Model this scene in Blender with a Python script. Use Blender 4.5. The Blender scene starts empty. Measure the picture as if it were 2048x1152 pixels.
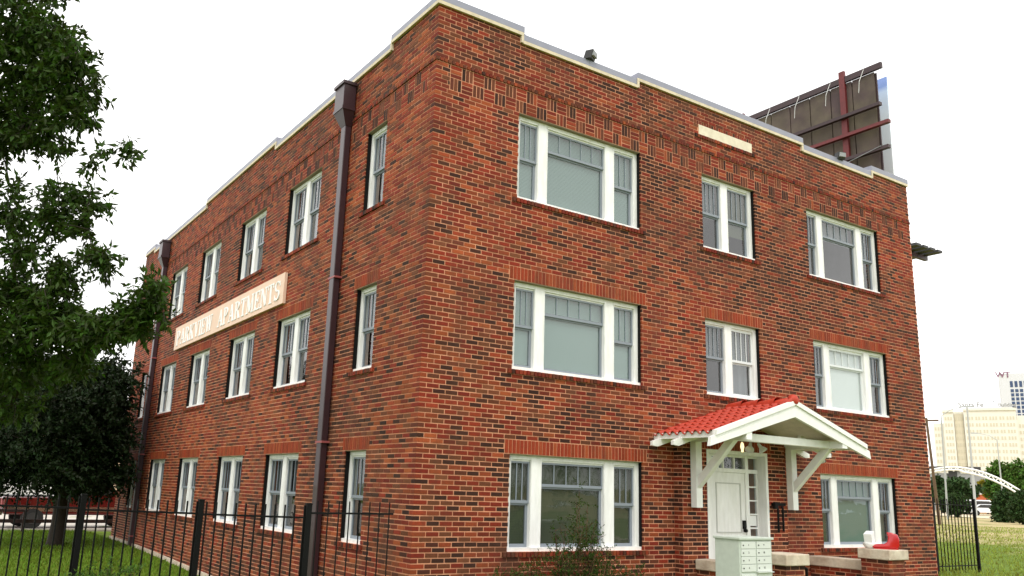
import bpy, math, random
import numpy as np
from mathutils import Vector, Matrix, Euler
random.seed(7); RNG = np.random.default_rng(11)
SC = bpy.context.scene
# ------------------------------------------------------------------ camera, light, exposure
CAM = Vector((-6.0034, -10.7363, 1.4454)); ROT = (math.radians(103.1872), math.radians(-1.9234), math.radians(-34.1033))
FPX, CX, CY = 1705.70, 1024 - 45.63, 576 + 6.55
cam = bpy.data.objects.new('camera', bpy.data.cameras.new('camera')); SC.collection.objects.link(cam); SC.camera = cam
cam.location = CAM; cam.rotation_euler = ROT
cam.data.sensor_width = 36; cam.data.lens = 36 * FPX / 2048; cam.data.clip_end = 5000; cam.data.clip_start = .1
cam.data.shift_x = .02228; cam.data.shift_y = .0032
SC.view_settings.view_transform = 'Standard'; SC.view_settings.look = 'None'
SC.view_settings.exposure = 0.0; SC.view_settings.gamma = 1; SC.view_settings.use_curve_mapping = False
SC.cycles.max_bounces = 7; SC.cycles.transparent_max_bounces = 24; SC.cycles.diffuse_bounces = 3
SUN_EL, SUN_AZ = math.radians(52), math.radians(215)      # azimuth measured from +y towards +x
W = bpy.data.worlds.new('World'); SC.world = W; W.use_nodes = True
nt = W.node_tree; nt.nodes.clear()
sky = nt.nodes.new('ShaderNodeTexSky'); sky.sky_type = 'NISHITA'; sky.sun_disc = False
sky.sun_elevation = SUN_EL; sky.sun_rotation = SUN_AZ; sky.air_density = 1.5; sky.dust_density = 3
b1 = nt.nodes.new('ShaderNodeBackground'); b1.inputs[1].default_value = .1
b2 = nt.nodes.new('ShaderNodeBackground'); b2.inputs[0].default_value = (1, .995, .985, 1)
tc = nt.nodes.new('ShaderNodeTexCoord'); nz = nt.nodes.new('ShaderNodeTexNoise'); nz.inputs['Scale'].default_value = 2.2; nz.inputs['Detail'].default_value = 5
mr = nt.nodes.new('ShaderNodeMapRange'); mr.inputs[3].default_value = .86; mr.inputs[4].default_value = 1.0; mr.inputs[1].default_value = .3; mr.inputs[2].default_value = .6
mr2 = nt.nodes.new('ShaderNodeMapRange'); mr2.inputs[3].default_value = 1.45; mr2.inputs[4].default_value = 2.25; mr2.inputs[1].default_value = .3; mr2.inputs[2].default_value = .7
mx = nt.nodes.new('ShaderNodeMixShader'); wo = nt.nodes.new('ShaderNodeOutputWorld')
L = nt.links.new
L(tc.outputs['Generated'], nz.inputs['Vector']); L(nz.outputs[0], mr.inputs[0]); L(nz.outputs[0], mr2.inputs[0]); L(mr2.outputs[0], b2.inputs[1])
L(sky.outputs[0], b1.inputs[0]); L(mr.outputs[0], mx.inputs[0]); L(b1.outputs[0], mx.inputs[1]); L(b2.outputs[0], mx.inputs[2]); L(mx.outputs[0], wo.inputs[0])
sd = bpy.data.lights.new('sun', 'SUN'); sd.energy = 1.3; sd.angle = math.radians(14); sd.color = (1, .95, .87)
sun = bpy.data.objects.new('sun', sd); SC.collection.objects.link(sun)
sdir = Vector((math.sin(SUN_AZ) * math.cos(SUN_EL), math.cos(SUN_AZ) * math.cos(SUN_EL), math.sin(SUN_EL)))
sun.rotation_euler = sdir.to_track_quat('Z', 'Y').to_euler(); sun.location = (0, 0, 60)
RM = Euler(ROT, 'XYZ').to_matrix()
def ray(u, v): return RM @ Vector(((u - CX) / FPX, -(v - CY) / FPX, -1))
def at(u, v, depth): return CAM + ray(u, v) * depth          # a place seen in direction (u, v), that many metres ahead
def on(u, v, ax, val):
    r = ray(u, v); return CAM + r * ((val - CAM[ax]) / r[ax])
def proj(p):
    q = RM.transposed() @ (Vector(p) - CAM); return (CX - FPX * q.x / q.z, CY + FPX * q.y / q.z)
# ------------------------------------------------------------------ materials
def mat(name, col, rough=.7, metal=0, spec=.5, vary=0, vscale=8, col2=None, bump=0, bscale=30, stretch=None, attr=False, emit=None, transl=0, island=0, coat=0):
    m = bpy.data.materials.new(name); m.use_nodes = True; t = m.node_tree; N = t.nodes; K = t.links.new
    b = N['Principled BSDF']; b.inputs['Roughness'].default_value = rough; b.inputs['Metallic'].default_value = metal
    b.inputs['Specular IOR Level'].default_value = spec; b.inputs['Base Color'].default_value = (*col, 1); b.inputs['Coat Weight'].default_value = coat
    src = None
    if attr:
        a = N.new('ShaderNodeAttribute'); a.attribute_name = 'Col'; src = a.outputs['Color']
    co = N.new('ShaderNodeTexCoord'); mp = N.new('ShaderNodeMapping'); K(N.new('ShaderNodeNewGeometry').outputs['Position'] if name.startswith('w_') else co.outputs['Object'], mp.inputs[0])
    if stretch: mp.inputs['Scale'].default_value = stretch
    if vary or col2:
        n = N.new('ShaderNodeTexNoise'); n.inputs['Scale'].default_value = vscale; n.inputs['Detail'].default_value = 6; n.inputs['Roughness'].default_value = .65; K(mp.outputs[0], n.inputs['Vector'])
        if col2:
            r = N.new('ShaderNodeValToRGB'); r.color_ramp.elements[0].position = .35; r.color_ramp.elements[1].position = .65
            r.color_ramp.elements[0].color = (*col, 1); r.color_ramp.elements[1].color = (*col2, 1); K(n.outputs[0], r.inputs[0]); src = r.outputs[0]
        if vary:
            h = N.new('ShaderNodeHueSaturation'); g = N.new('ShaderNodeMapRange'); g.inputs[1].default_value = .25; g.inputs[2].default_value = .75; g.inputs[3].default_value = 1 - vary; g.inputs[4].default_value = 1 + vary
            n2 = N.new('ShaderNodeTexNoise'); n2.inputs['Scale'].default_value = vscale * 2.3; n2.inputs['Detail'].default_value = 8; K(mp.outputs[0], n2.inputs['Vector'])
            K(n2.outputs[0], g.inputs[0]); K(g.outputs[0], h.inputs['Value'])
            if src: K(src, h.inputs['Color'])
            else: h.inputs['Color'].default_value = (*col, 1)
            src = h.outputs[0]
    if island:
        gi = N.new('ShaderNodeNewGeometry'); h = N.new('ShaderNodeHueSaturation'); g = N.new('ShaderNodeMapRange'); g.inputs[3].default_value = 1 - island; g.inputs[4].default_value = 1 + island
        K(gi.outputs['Random Per Island'], g.inputs[0]); K(g.outputs[0], h.inputs['Value'])
        g2 = N.new('ShaderNodeMapRange'); g2.inputs[3].default_value = .47; g2.inputs[4].default_value = .52; K(gi.outputs['Random Per Island'], g2.inputs[0]); K(g2.outputs[0], h.inputs['Hue'])
        if src: K(src, h.inputs['Color'])
        else: h.inputs['Color'].default_value = (*col, 1)
        src = h.outputs[0]
    if src: K(src, b.inputs['Base Color'])
    if bump:
        n = N.new('ShaderNodeTexNoise'); n.inputs['Scale'].default_value = bscale; n.inputs['Detail'].default_value = 6; K(mp.outputs[0], n.inputs['Vector'])
        bp = N.new('ShaderNodeBump'); bp.inputs['Strength'].default_value = bump; bp.inputs['Distance'].default_value = .01; K(n.outputs[0], bp.inputs['Height']); K(bp.outputs[0], b.inputs['Normal'])
    if transl:
        tr = N.new('ShaderNodeBsdfTranslucent'); ms = N.new('ShaderNodeMixShader'); ms.inputs[0].default_value = transl
        if src: K(src, tr.inputs[0])
        else: tr.inputs[0].default_value = (*col, 1)
        o = N['Material Output']; K(b.outputs[0], ms.inputs[1]); K(tr.outputs[0], ms.inputs[2]); K(ms.outputs[0], o.inputs[0])
    if emit:
        b.inputs['Emission Color'].default_value = (*emit[0], 1); b.inputs['Emission Strength'].default_value = emit[1]
    return m
def glass(name, refl, tint, bump=.0):
    m = bpy.data.materials.new(name); m.use_nodes = True; t = m.node_tree; N = t.nodes; K = t.links.new; N.clear()
    o = N.new('ShaderNodeOutputMaterial'); ms = N.new('ShaderNodeMixShader'); tr = N.new('ShaderNodeBsdfTransparent'); gl = N.new('ShaderNodeBsdfGlossy'); fr = N.new('ShaderNodeLayerWeight'); pw_ = N.new('ShaderNodeMath'); pw_.operation = 'POWER'; pw_.inputs[1].default_value = 3.5; ma_ = N.new('ShaderNodeMath'); ma_.operation = 'MULTIPLY_ADD'; ma_.inputs[1].default_value = .75
    tr.inputs[0].default_value = (*tint, 1); gl.inputs['Roughness'].default_value = .03; fr.inputs[0].default_value = .5; ma_.inputs[2].default_value = refl; K(fr.outputs['Facing'], pw_.inputs[0]); K(pw_.outputs[0], ma_.inputs[0])
    nz = N.new('ShaderNodeTexNoise'); nz.inputs['Scale'].default_value = 2.5; co = N.new('ShaderNodeTexCoord'); K(co.outputs['Object'], nz.inputs['Vector'])
    bp = N.new('ShaderNodeBump'); bp.inputs['Strength'].default_value = .25; bp.inputs['Distance'].default_value = .02; K(nz.outputs[0], bp.inputs['Height']); K(bp.outputs[0], gl.inputs['Normal'])
    K(ma_.outputs[0], ms.inputs[0]); K(tr.outputs[0], ms.inputs[1]); K(gl.outputs[0], ms.inputs[2]); K(ms.outputs[0], o.inputs[0]); return m
def brick_material(m, amt):
    t = m.node_tree; N = t.nodes; K = t.links.new; b = N['Principled BSDF']; src = b.inputs['Base Color'].links[0].from_socket
    g = N.new('ShaderNodeNewGeometry'); n = N.new('ShaderNodeTexNoise'); n.inputs['Scale'].default_value = 1.0; n.inputs['Detail'].default_value = 8; n.inputs['Roughness'].default_value = .72; mv = N.new('ShaderNodeMapping'); mv.inputs['Scale'].default_value = (1, 1, .6); K(g.outputs['Position'], mv.inputs[0]); K(mv.outputs[0], n.inputs['Vector'])
    r = N.new('ShaderNodeMapRange'); r.inputs[1].default_value = .50; r.inputs[2].default_value = .70; r.inputs[3].default_value = 0; r.inputs[4].default_value = amt; K(n.outputs[0], r.inputs[0])
    mx = N.new('ShaderNodeMixRGB'); mx.inputs[2].default_value = (.075, .035, .022, 1); K(r.outputs[0], mx.inputs[0]); K(src, mx.inputs[1]); K(mx.outputs[0], b.inputs['Base Color']); return m
M = dict(
    brick=brick_material(mat('w_brick', (.3, .05, .02), .82, spec=.25, attr=True, vary=.24, vscale=26, bump=.35, bscale=90), .75),
    mortar=brick_material(mat('w_mortar', (.72, .35, .215), .9, spec=.1, col2=(.58, .265, .155), vscale=1.3, vary=.18, bump=.5, bscale=120), .62),
    white=mat('w_white_paint', (.90, .90, .89), .45, vary=.06, vscale=2.5, col2=(.80, .80, .77), stretch=(3, 3, .7)),
    whitewood=mat('w_white_timber', (.88, .88, .85), .6, vary=.05, vscale=4, bump=.15, bscale=25),
    soffit=mat('w_soffit_paint', (.70, .64, .50), .7, vary=.12, vscale=3),
    sash=mat('w_sash_metal', (.23, .26, .30), .45, spec=.5),
    sash_white=mat('w_sash_white', (.72, .75, .76), .45),
    stone=mat('w_stone', (.78, .71, .56), .85, col2=(.68, .60, .46), vscale=4, vary=.08, bump=.3, bscale=40),
    capstone=mat('w_capstone', (.66, .58, .46), .85, col2=(.46, .36, .27), vscale=3.5, vary=.15, bump=.5, bscale=25),
    metalcap=mat('w_metal_cap', (.26, .265, .32), .45, metal=.2, vary=.08, vscale=2),
    plum=mat('w_plum_metal', (.030, .009, .014), .42, spec=.6, vary=.15, vscale=3, coat=.12),
    strap=mat('w_strap', (.30, .07, .07), .5),
    signboard=mat('w_signboard', (.80, .575, .435), .6, vary=.05, vscale=1.5),
    tile=mat('w_red_tile', (.44, .038, .012), .62, spec=.5, vary=.2, vscale=7, island=.18, bump=.15, bscale=20),
    black=mat('w_black_metal', (.004, .004, .004), .6, spec=.15),
    lintel=mat('w_lintel', (.30, .24, .17), .8),
    blind=mat('w_blind', (.28, .395, .365), .7), blind_white=mat('w_blind_white', (.90, .95, .93), .7), blind_dark=mat('w_blind_dark', (.115, .13, .085), .8),
    curtain=mat('w_curtain', (.20, .22, .235), .9), unlit_room=mat('w_unlit_room', (.02, .02, .022), .9),
    glass=glass('glass', .11, (.86, .89, .89)), glass_dark=glass('glass_ground', .06, (.66, .70, .68)),  # ground floor copy darkened in place of darker reflections
    concrete=mat('w_concrete', (.46, .43, .37), .9, col2=(.34, .31, .26), vscale=3, vary=.12, bump=.3, bscale=30),
    mail=mat('w_mail_metal', (.52, .57, .51), .5, vary=.07, vscale=6), mail2=mat('w_mail_door', (.66, .69, .65), .45), dark=mat('w_dark', (.03, .03, .03), .6),
    bark=mat('w_bark', (.035, .026, .018), .9, vary=.3, vscale=10, bump=.8, bscale=14),
    leaf=mat('leaf', (.038, .074, .008), .5, spec=.25, island=.6, transl=.38), leaf2=mat('leaf_dark', (.009, .022, .004), .6, spec=.25, island=.5, transl=.15),
    leaf3=mat('leaf_mid', (.065, .135, .018), .6, spec=.2, island=.5, transl=.15), conifer=mat('leaf_conifer', (.030, .062, .016), .7, spec=.2, island=.5),
    leafy=mat('leaf_yellow', (.26, .22, .015), .6, spec=.2, island=.4, transl=.2), twig=mat('w_twig', (.11, .05, .025), .85, island=.4),
    steelred=mat('w_red_steel', (.13, .013, .014), .55, vary=.2, vscale=5), steeldark=mat('w_dark_steel', (.035, .014, .016), .5, vary=.2, vscale=4),
    bbpanel=mat('w_billboard_back', (.105, .085, .055), .8, col2=(.07, .045, .045), vscale=.8, vary=.25),
    redpaint=mat('w_red_car', (.10, .005, .005), .25, coat=.6), chrome=mat('w_chrome', (.6, .6, .62), .2, metal=1), rubber=mat('w_rubber', (.012, .012, .012), .8),
    whitecar=mat('w_white_car', (.75, .77, .8), .25, coat=.5), cream=mat('w_cream_tower', (.74, .72, .64), .85, vary=.04, vscale=.2), cream_shade=mat('w_cream_shade', (.66, .61, .48), .85), winfar=mat('w_far_window', (.27, .27, .27), .6),
    blueglass=mat('w_blue_glass', (.03, .06, .14), .25), grey=mat('w_grey', (.28, .29, .30), .6), tan=mat('w_tan', (.62, .46, .30), .85, vary=.06, vscale=1), orange=mat('w_orange_wall', (.50, .12, .045), .85, vary=.15, vscale=1),
    bootred=mat('w_boot_red', (.50, .006, .012), .25, coat=.5), pole=mat('w_pole_wood', (.13, .085, .05), .9, vary=.2, vscale=4), steelpole=mat('w_pole_steel', (.42, .45, .46), .5), purple=mat('w_purple', (.22, .10, .16), .6), paper=mat('w_paper', (.85, .86, .85), .8), bulb=mat('w_bulb', (.8, .7, .4), .4, emit=((1, .8, .45), 1.5)), trackw=mat('w_fixture', (.68, .68, .66), .5), skirt=mat('w_siding', (.55, .55, .52), .8))
# ------------------------------------------------------------------ mesh builder
class MB:
    def __init__(s): s.v = []; s.f = []
    def add(s, vs, fs):
        n = len(s.v); s.v += [tuple(v) for v in vs]; s.f += [tuple(i + n for i in f) for f in fs]; return s
    def box(s, x0, x1, y0, y1, z0, z1):
        return s.add([(x0, y0, z0), (x1, y0, z0), (x1, y1, z0), (x0, y1, z0), (x0, y0, z1), (x1, y0, z1), (x1, y1, z1), (x0, y1, z1)],
                     [(0, 3, 2, 1), (4, 5, 6, 7), (0, 1, 5, 4), (1, 2, 6, 5), (2, 3, 7, 6), (3, 0, 4, 7)])
    def beam(s, a, b, w, h, up=(0, 0, 1), ext=0):
        a = Vector(a); b = Vector(b); d = (b - a).normalized(); a = a - d * ext; b = b + d * ext
        u = Vector(up); r = d.cross(u)
        if r.length < 1e-4: r = d.cross(Vector((1, 0, 0)))
        r.normalize(); u = r.cross(d).normalized(); vs = []
        for p in (a, b):
            for i, j in ((-1, -1), (1, -1), (1, 1), (-1, 1)): vs.append(p + r * (i * w / 2) + u * (j * h / 2))
        return s.add(vs, [(0, 1, 2, 3), (7, 6, 5, 4), (0, 4, 5, 1), (1, 5, 6, 2), (2, 6, 7, 3), (3, 7, 4, 0)])
    def tube(s, pts, rad, n=6, cap=True):
        pts = [Vector(p) for p in pts]; rad = rad if isinstance(rad, (list, tuple)) else [rad] * len(pts); vs = []; fs = []
        for i, p in enumerate(pts):
            d = (pts[min(i + 1, len(pts) - 1)] - pts[max(i - 1, 0)]).normalized()
            if i == 0:
                r = d.cross(Vector((0, 0, 1)))
                if r.length < .05: r = d.cross(Vector((1, 0, 0)))
            else: r = r - d * r.dot(d)
            r.normalize(); u = r.cross(d)
            for k in range(n):
                a = 2 * math.pi * k / n; vs.append(p + (r * math.cos(a) + u * math.sin(a)) * rad[i])
        for i in range(len(pts) - 1):
            for k in range(n): fs.append((i * n + k, i * n + (k + 1) % n, (i + 1) * n + (k + 1) % n, (i + 1) * n + k))
        if cap: fs.append(tuple(range(n))[::-1]); fs.append(tuple((len(pts) - 1) * n + k for k in range(n)))
        return s.add(vs, fs)
    def prism(s, poly, axis, a, b):
        n = len(poly); vs = []
        for c in (a, b):
            for p, q in poly: vs.append({'x': (c, p, q), 'y': (p, c, q), 'z': (p, q, c)}[axis])
        return s.add(vs, [tuple(range(n)), tuple(range(2 * n - 1, n - 1, -1))] + [(i, i + n, (i + 1) % n + n, (i + 1) % n) for i in range(n)])
    def lathe(s, c, prof, n=16, axis='z'):
        vs = []; fs = []
        for r, h in prof:
            for k in range(n):
                a = 2 * math.pi * k / n; x, y = r * math.cos(a), r * math.sin(a)
                vs.append((c[0] + x, c[1] + y, c[2] + h) if axis == 'z' else ((c[0] + x, c[1] + h, c[2] + y) if axis == 'y' else (c[0] + h, c[1] + x, c[2] + y)))
        for i in range(len(prof) - 1):
            for k in range(n): fs.append((i * n + k, i * n + (k + 1) % n, (i + 1) * n + (k + 1) % n, (i + 1) * n + k))
        fs += [tuple(range(n))[::-1], tuple((len(prof) - 1) * n + k for k in range(n))]
        return s.add(vs, fs)
    def mesh(s, name, m, smooth=False):
        me = bpy.data.meshes.new(name); me.from_pydata(s.v, [], s.f); me.update(); me.materials.append(m)
        import bmesh
        bm = bmesh.new(); bm.from_mesh(me); bmesh.ops.recalc_face_normals(bm, faces=bm.faces); bm.to_mesh(me); bm.free()
        if smooth: me.polygons.foreach_set('use_smooth', [True] * len(me.polygons))
        return me
    def build(s, name, m, parent=None, smooth=False, bevel=0):
        o = link(name, s.mesh(name, m, smooth), parent)
        if parent is not None:                       # shapes are given in world metres: take the parent's place off
            t = Matrix.Identity(4); p = parent
            while p is not None: t = Matrix.Translation(p.location) @ p.rotation_euler.to_matrix().to_4x4() @ t; p = p.parent
            o.data.transform(t.inverted())
        if bevel:
            b = o.modifiers.new('b', 'BEVEL'); b.width = bevel; b.segments = 2; b.limit_method = 'ANGLE'
        return o
def link(name, data, parent=None, loc=None, rz=0):
    o = bpy.data.objects.new(name, data); SC.collection.objects.link(o); o.parent = parent
    if loc is not None: o.location = loc
    if rz: o.rotation_euler = (0, 0, rz)
    return o
def tag(o, label=None, cat=None, group=None, kind=None):
    if label: o['label'] = label
    if cat: o['category'] = cat
    if group: o['group'] = group
    if kind: o['kind'] = kind
    return o
def thing(name, label, cat, loc=(0, 0, 0), group=None): return tag(link(name, None, None, loc), label, cat, group)
def copy_tree(o, parent=None):
    c = o.copy(); SC.collection.objects.link(c)
    if parent is not None: c.parent = parent
    for ch in [x for x in bpy.data.objects if x.parent == o]: copy_tree(ch, c)
    return c
def fastmesh(name, V, F, m, cols=None, smooth=False):      # V (n,3), F (k,4) or (k,3) arrays
    me = bpy.data.meshes.new(name); k = F.shape[1]
    me.vertices.add(len(V)); me.vertices.foreach_set('co', V.astype(np.float32).ravel())
    me.loops.add(F.size); me.loops.foreach_set('vertex_index', F.astype(np.int32).ravel())
    me.polygons.add(len(F)); me.polygons.foreach_set('loop_start', np.arange(0, F.size, k, dtype=np.int32)); me.polygons.foreach_set('loop_total', np.full(len(F), k, dtype=np.int32))
    me.update(calc_edges=True); me.materials.append(m)
    me.polygons.foreach_set('use_smooth', [smooth] * len(F))
    if cols is not None:
        a = me.color_attributes.new('Col', 'FLOAT_COLOR', 'POINT'); a.data.foreach_set('color', cols.astype(np.float32).ravel())
    return me
# ------------------------------------------------------------------ measures of the building
C = .0717; ZB = 8.035; WX, LY = 13.256, 19.95; P = C * 3; J = .0165
def zk(k): return ZB - C * k
HEAD = [zk(84), zk(46), zk(6)]; SILL = [zk(104), zk(66), zk(27)]     # first, second, third floor
GZ = -.75
FW = {'A': (1.62, 4.375), 'B': (6.002, 7.549), 'C': (9.236, 11.877)}
LW = [(1.60, 2.377), (4.383, 6.14), (7.511, 9.27), (10.877, 12.62), (14.068, 15.80), (17.56, 18.34)]
FRONT_HI = [(0, 1.60), (4.33, 9.16), (11.80, WX)]; LEFT_HI = [(0, 1.55), (7.26, 12.63), (18.65, LY)]
ZLO, ZHI = zk(-12), zk(-14)
# ------------------------------------------------------------------ ground
def ss(a, b, x): x = np.clip((x - a) / (b - a), 0, 1); return x * x * (3 - 2 * x)
def gz(x, y):
    x = np.asarray(x, float); y = np.asarray(y, float)
    base = -.68 + .22 * ss(5, 19, y) * (1 - ss(4, 14, x))
    z = base + (-.14 - base) * ss(7.5, 13.5, x)
    d = np.hypot(x + 6, y + 10.7); z = z + ss(14, 30, x) * np.clip(d - 24, 0, 130) * .0062 * (x > 0)
    return z - .12 * ss(-1, -6, y) * (x < 14) + .02 * np.sin(x * .9) * np.cos(y * .7)
def gzf(x, y): return float(gz(x, y))
xs = np.unique(np.concatenate([np.linspace(-40, 60, 130), np.linspace(-2500, -40, 25), np.linspace(60, 3000, 60)]))
ys = np.unique(np.concatenate([np.linspace(-30, 70, 130), np.linspace(-2000, -30, 15), np.linspace(70, 3000, 60)]))
X, Y = np.meshgrid(xs, ys); V = np.stack([X, Y, gz(X, Y)], -1).reshape(-1, 3); nx = len(xs); ii = np.arange(len(ys) - 1)[:, None] * nx + np.arange(nx - 1)[None]
F = np.stack([ii, ii + 1, ii + 1 + nx, ii + nx], -1).reshape(-1, 4)
gm = mat('w_grass_ground', (.11, .165, .018), .95, spec=.1, vary=.3, vscale=2.2, bump=.6, bscale=25)
t_ = gm.node_tree; N_ = t_.nodes; K_ = t_.links.new; b_ = N_['Principled BSDF']; s_ = b_.inputs['Base Color'].links[0].from_socket
g_ = N_.new('ShaderNodeNewGeometry'); n_ = N_.new('ShaderNodeTexNoise'); n_.inputs['Scale'].default_value = .16; n_.inputs['Detail'].default_value = 8; n_.inputs['Roughness'].default_value = .7; K_(g_.outputs['Position'], n_.inputs['Vector'])
sx = N_.new('ShaderNodeSeparateXYZ'); K_(g_.outputs['Position'], sx.inputs[0]); mrx = N_.new('ShaderNodeMapRange'); mrx.inputs[1].default_value = 12; mrx.inputs[2].default_value = 40; mrx.inputs[3].default_value = -.35; mrx.inputs[4].default_value = .12; K_(sx.outputs[0], mrx.inputs[0])
ad = N_.new('ShaderNodeMath'); ad.operation = 'ADD'; K_(n_.outputs[0], ad.inputs[0]); K_(mrx.outputs[0], ad.inputs[1])
mr_ = N_.new('ShaderNodeMapRange'); mr_.inputs[1].default_value = .44; mr_.inputs[2].default_value = .62; K_(ad.outputs[0], mr_.inputs[0])
mx_ = N_.new('ShaderNodeMixRGB'); mx_.inputs[2].default_value = (.42, .34, .18, 1); K_(mr_.outputs[0], mx_.inputs[0]); K_(s_, mx_.inputs[1]); K_(mx_.outputs[0], b_.inputs['Base Color'])
tag(link('ground', fastmesh('ground', V, F, gm)), kind='structure', label='green and straw coloured grass ground around the building')
def strip(name, poly, m, dz=.012, n=24):                 # a sheet that follows the ground; poly = two edges
    (a0, a1), (b0, b1) = poly; vs = []
    for j in range(n + 1):
        for i in range(n + 1):
            p = (Vector(a0).lerp(Vector(a1), i / n)).lerp(Vector(b0).lerp(Vector(b1), i / n), j / n); vs.append((p.x, p.y, gzf(p.x, p.y) + dz))
    F = [(j * (n + 1) + i, j * (n + 1) + i + 1, (j + 1) * (n + 1) + i + 1, (j + 1) * (n + 1) + i) for j in range(n) for i in range(n)]
    o = MB().add(vs, F).build(name, m); return tag(o, kind='structure')
# car park behind the lawn, on the left
strip('parking_lot', (((-40, 24.2, 0), (2.4, 24.2, 0)), ((-40, 75, 0), (30, 75, 0))), mat('w_pale_paving', (.50, .46, .40), .9, col2=(.40, .36, .31), vscale=.5, vary=.1))
kb = MB().box(-40, 2.2, 23.95, 24.15, -.6, gzf(-2, 24) + .06); tag(kb.build('kerb', M['concrete']), kind='structure')
strip('dirt_track', (((60, -20, 0), (150, 150, 0)), ((72, -27, 0), (172, 138, 0))), mat('w_dirt', (.60, .50, .34), .95, vary=.12, vscale=.3), .03)
# ------------------------------------------------------------------ the building: mortar walls
BLD = thing('apartment_building', 'three storey red brick apartment house with white windows and a red tiled porch roof', 'building', (0, 0, GZ))
def slab(us, zs, opens, box):                            # grid cells outside the openings, merged along u
    mb = MB(); us = sorted(set(us)); zs = sorted(set(zs))
    for j in range(len(zs) - 1):
        zc = (zs[j] + zs[j + 1]) / 2; run = None
        for i in range(len(us) - 1):
            uc = (us[i] + us[i + 1]) / 2; solid = not any(a < uc < b and c < zc < d for a, b, c, d in opens)
            if solid: run = [us[i] if run is None else run[0], us[i + 1]]
            if (not solid or i == len(us) - 2) and run: box(mb, run[0], run[1], zs[j], zs[j + 1]); run = None
    return mb
def wall(name, opens, W0, W1, hi, box):
    e = .004; op = [(a - e, b + e, c - .0, d + .0) for a, b, c, d in opens]
    x = W0
    for a, b in hi:
        if a > x: op.append((x, a, ZLO, 99))
        x = b
    us = [W0, W1]; zs = [GZ, ZLO, ZHI]
    for a, b, c, d in op: us += [min(max(a, W0), W1), min(max(b, W0), W1)]; zs += [c, min(d, ZHI)]
    return slab(us, zs, op, box).build(name, M['mortar'], BLD)
DOOR = (5.72, 7.36, -.16, 2.30)
f_open = [(*FW[w], SILL[i], HEAD[i]) for w in 'ABC' for i in range(3) if not (w == 'B' and i == 0)]
l_open = [(a, b, SILL[i], HEAD[i]) for a, b in LW for i in range(3)]
wall('front_wall', f_open + [DOOR], 0, WX, FRONT_HI, lambda m, a, b, c, d: m.box(a, b, 0, .3, c, d))
wall('side_wall', l_open, .3, LY, LEFT_HI, lambda m, a, b, c, d: m.box(0, .3, a, b, c, d))
btx = bpy.data.materials.new('w_brick_far'); btx.use_nodes = True
tN = btx.node_tree.nodes; bt = tN.new('ShaderNodeTexBrick'); tcn = tN.new('ShaderNodeTexCoord'); bt.inputs['Scale'].default_value = 1; bt.inputs['Brick Width'].default_value = P; bt.inputs['Row Height'].default_value = C; bt.inputs['Mortar Size'].default_value = .006
bt.inputs['Color1'].default_value = (.24, .04, .018, 1); bt.inputs['Color2'].default_value = (.09, .03, .02, 1); bt.inputs['Mortar'].default_value = (.56, .26, .16, 1)
mpn = tN.new('ShaderNodeCombineXYZ'); sxn = tN.new('ShaderNodeSeparateXYZ'); adn = tN.new('ShaderNodeMath'); btx.node_tree.links.new(tcn.outputs['Object'], sxn.inputs[0]); btx.node_tree.links.new(sxn.outputs[0], adn.inputs[0]); btx.node_tree.links.new(sxn.outputs[1], adn.inputs[1]); btx.node_tree.links.new(adn.outputs[0], mpn.inputs[0]); btx.node_tree.links.new(sxn.outputs[2], mpn.inputs[1])
btx.node_tree.links.new(mpn.outputs[0], bt.inputs['Vector']); btx.node_tree.links.new(bt.outputs[0], tN['Principled BSDF'].inputs['Base Color']); tN['Principled BSDF'].inputs['Roughness'].default_value = .9
MB().box(WX - .3, WX, .3, LY, GZ, ZLO).box(.3, WX - .3, LY - .3, LY, GZ, ZLO).build('rear_wall', btx, BLD)
MB().box(.3, WX - .3, .3, LY - .3, zk(-6), zk(-6) + .1).build('roof', M['grey'], BLD)
MB().box(.9, WX - .5, .9, LY - .5, GZ, zk(-6) - .02).build('dark_core', M['unlit_room'], BLD)  # near-black block added to stop light; its colour stands for unlit rooms
# coping: cream trim, then grey metal cap, stepping up and down
trim = MB(); cap = MB()
def coping(W1, his, put, start):
    segs = []; x = max(start, 0)
    for a, b in his:
        if a > x: segs.append((x, a, ZLO, 0))
        segs.append((start if a == 0 else a, b, ZHI, 1)); x = b
    for a, b, z, h in segs:
        e = .045 if h else -.045
        put(trim, a - (e if a > start else .0), b + (e if b < W1 else 0), z - .035, z + .022, -.05, .2)
        put(cap, a - (e - .03 * h if a > start else (-.02 if start < 0 else -.161)), b + (e + .03 if b < W1 else .045), z + .032, z + .155, -.03, .36)
        if h:
            for q, sgn in ((a, -1), (b, 1)):
                if max(start, .01) < q < W1: put(trim, *sorted((q, q + sgn * .05)), ZLO - .02, ZHI - .036, -.047, .2); put(cap, *sorted((q + sgn * .052, q + sgn * .1)), ZLO + .034, ZHI + .03, -.025, .35)
coping(WX, FRONT_HI, lambda m, a, b, c, d, i, o: m.box(a, b, i, o, c, d), -.05)
coping(LY, LEFT_HI, lambda m, a, b, c, d, i, o: m.box(i, o, a, b, c, d), .2)
trim.build('coping_trim', mat('w_trim', (.66, .57, .42), .85, vary=.15, vscale=5), BLD); cap.build('metal_coping_cap', M['metalcap'], BLD, bevel=.008)
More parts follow.
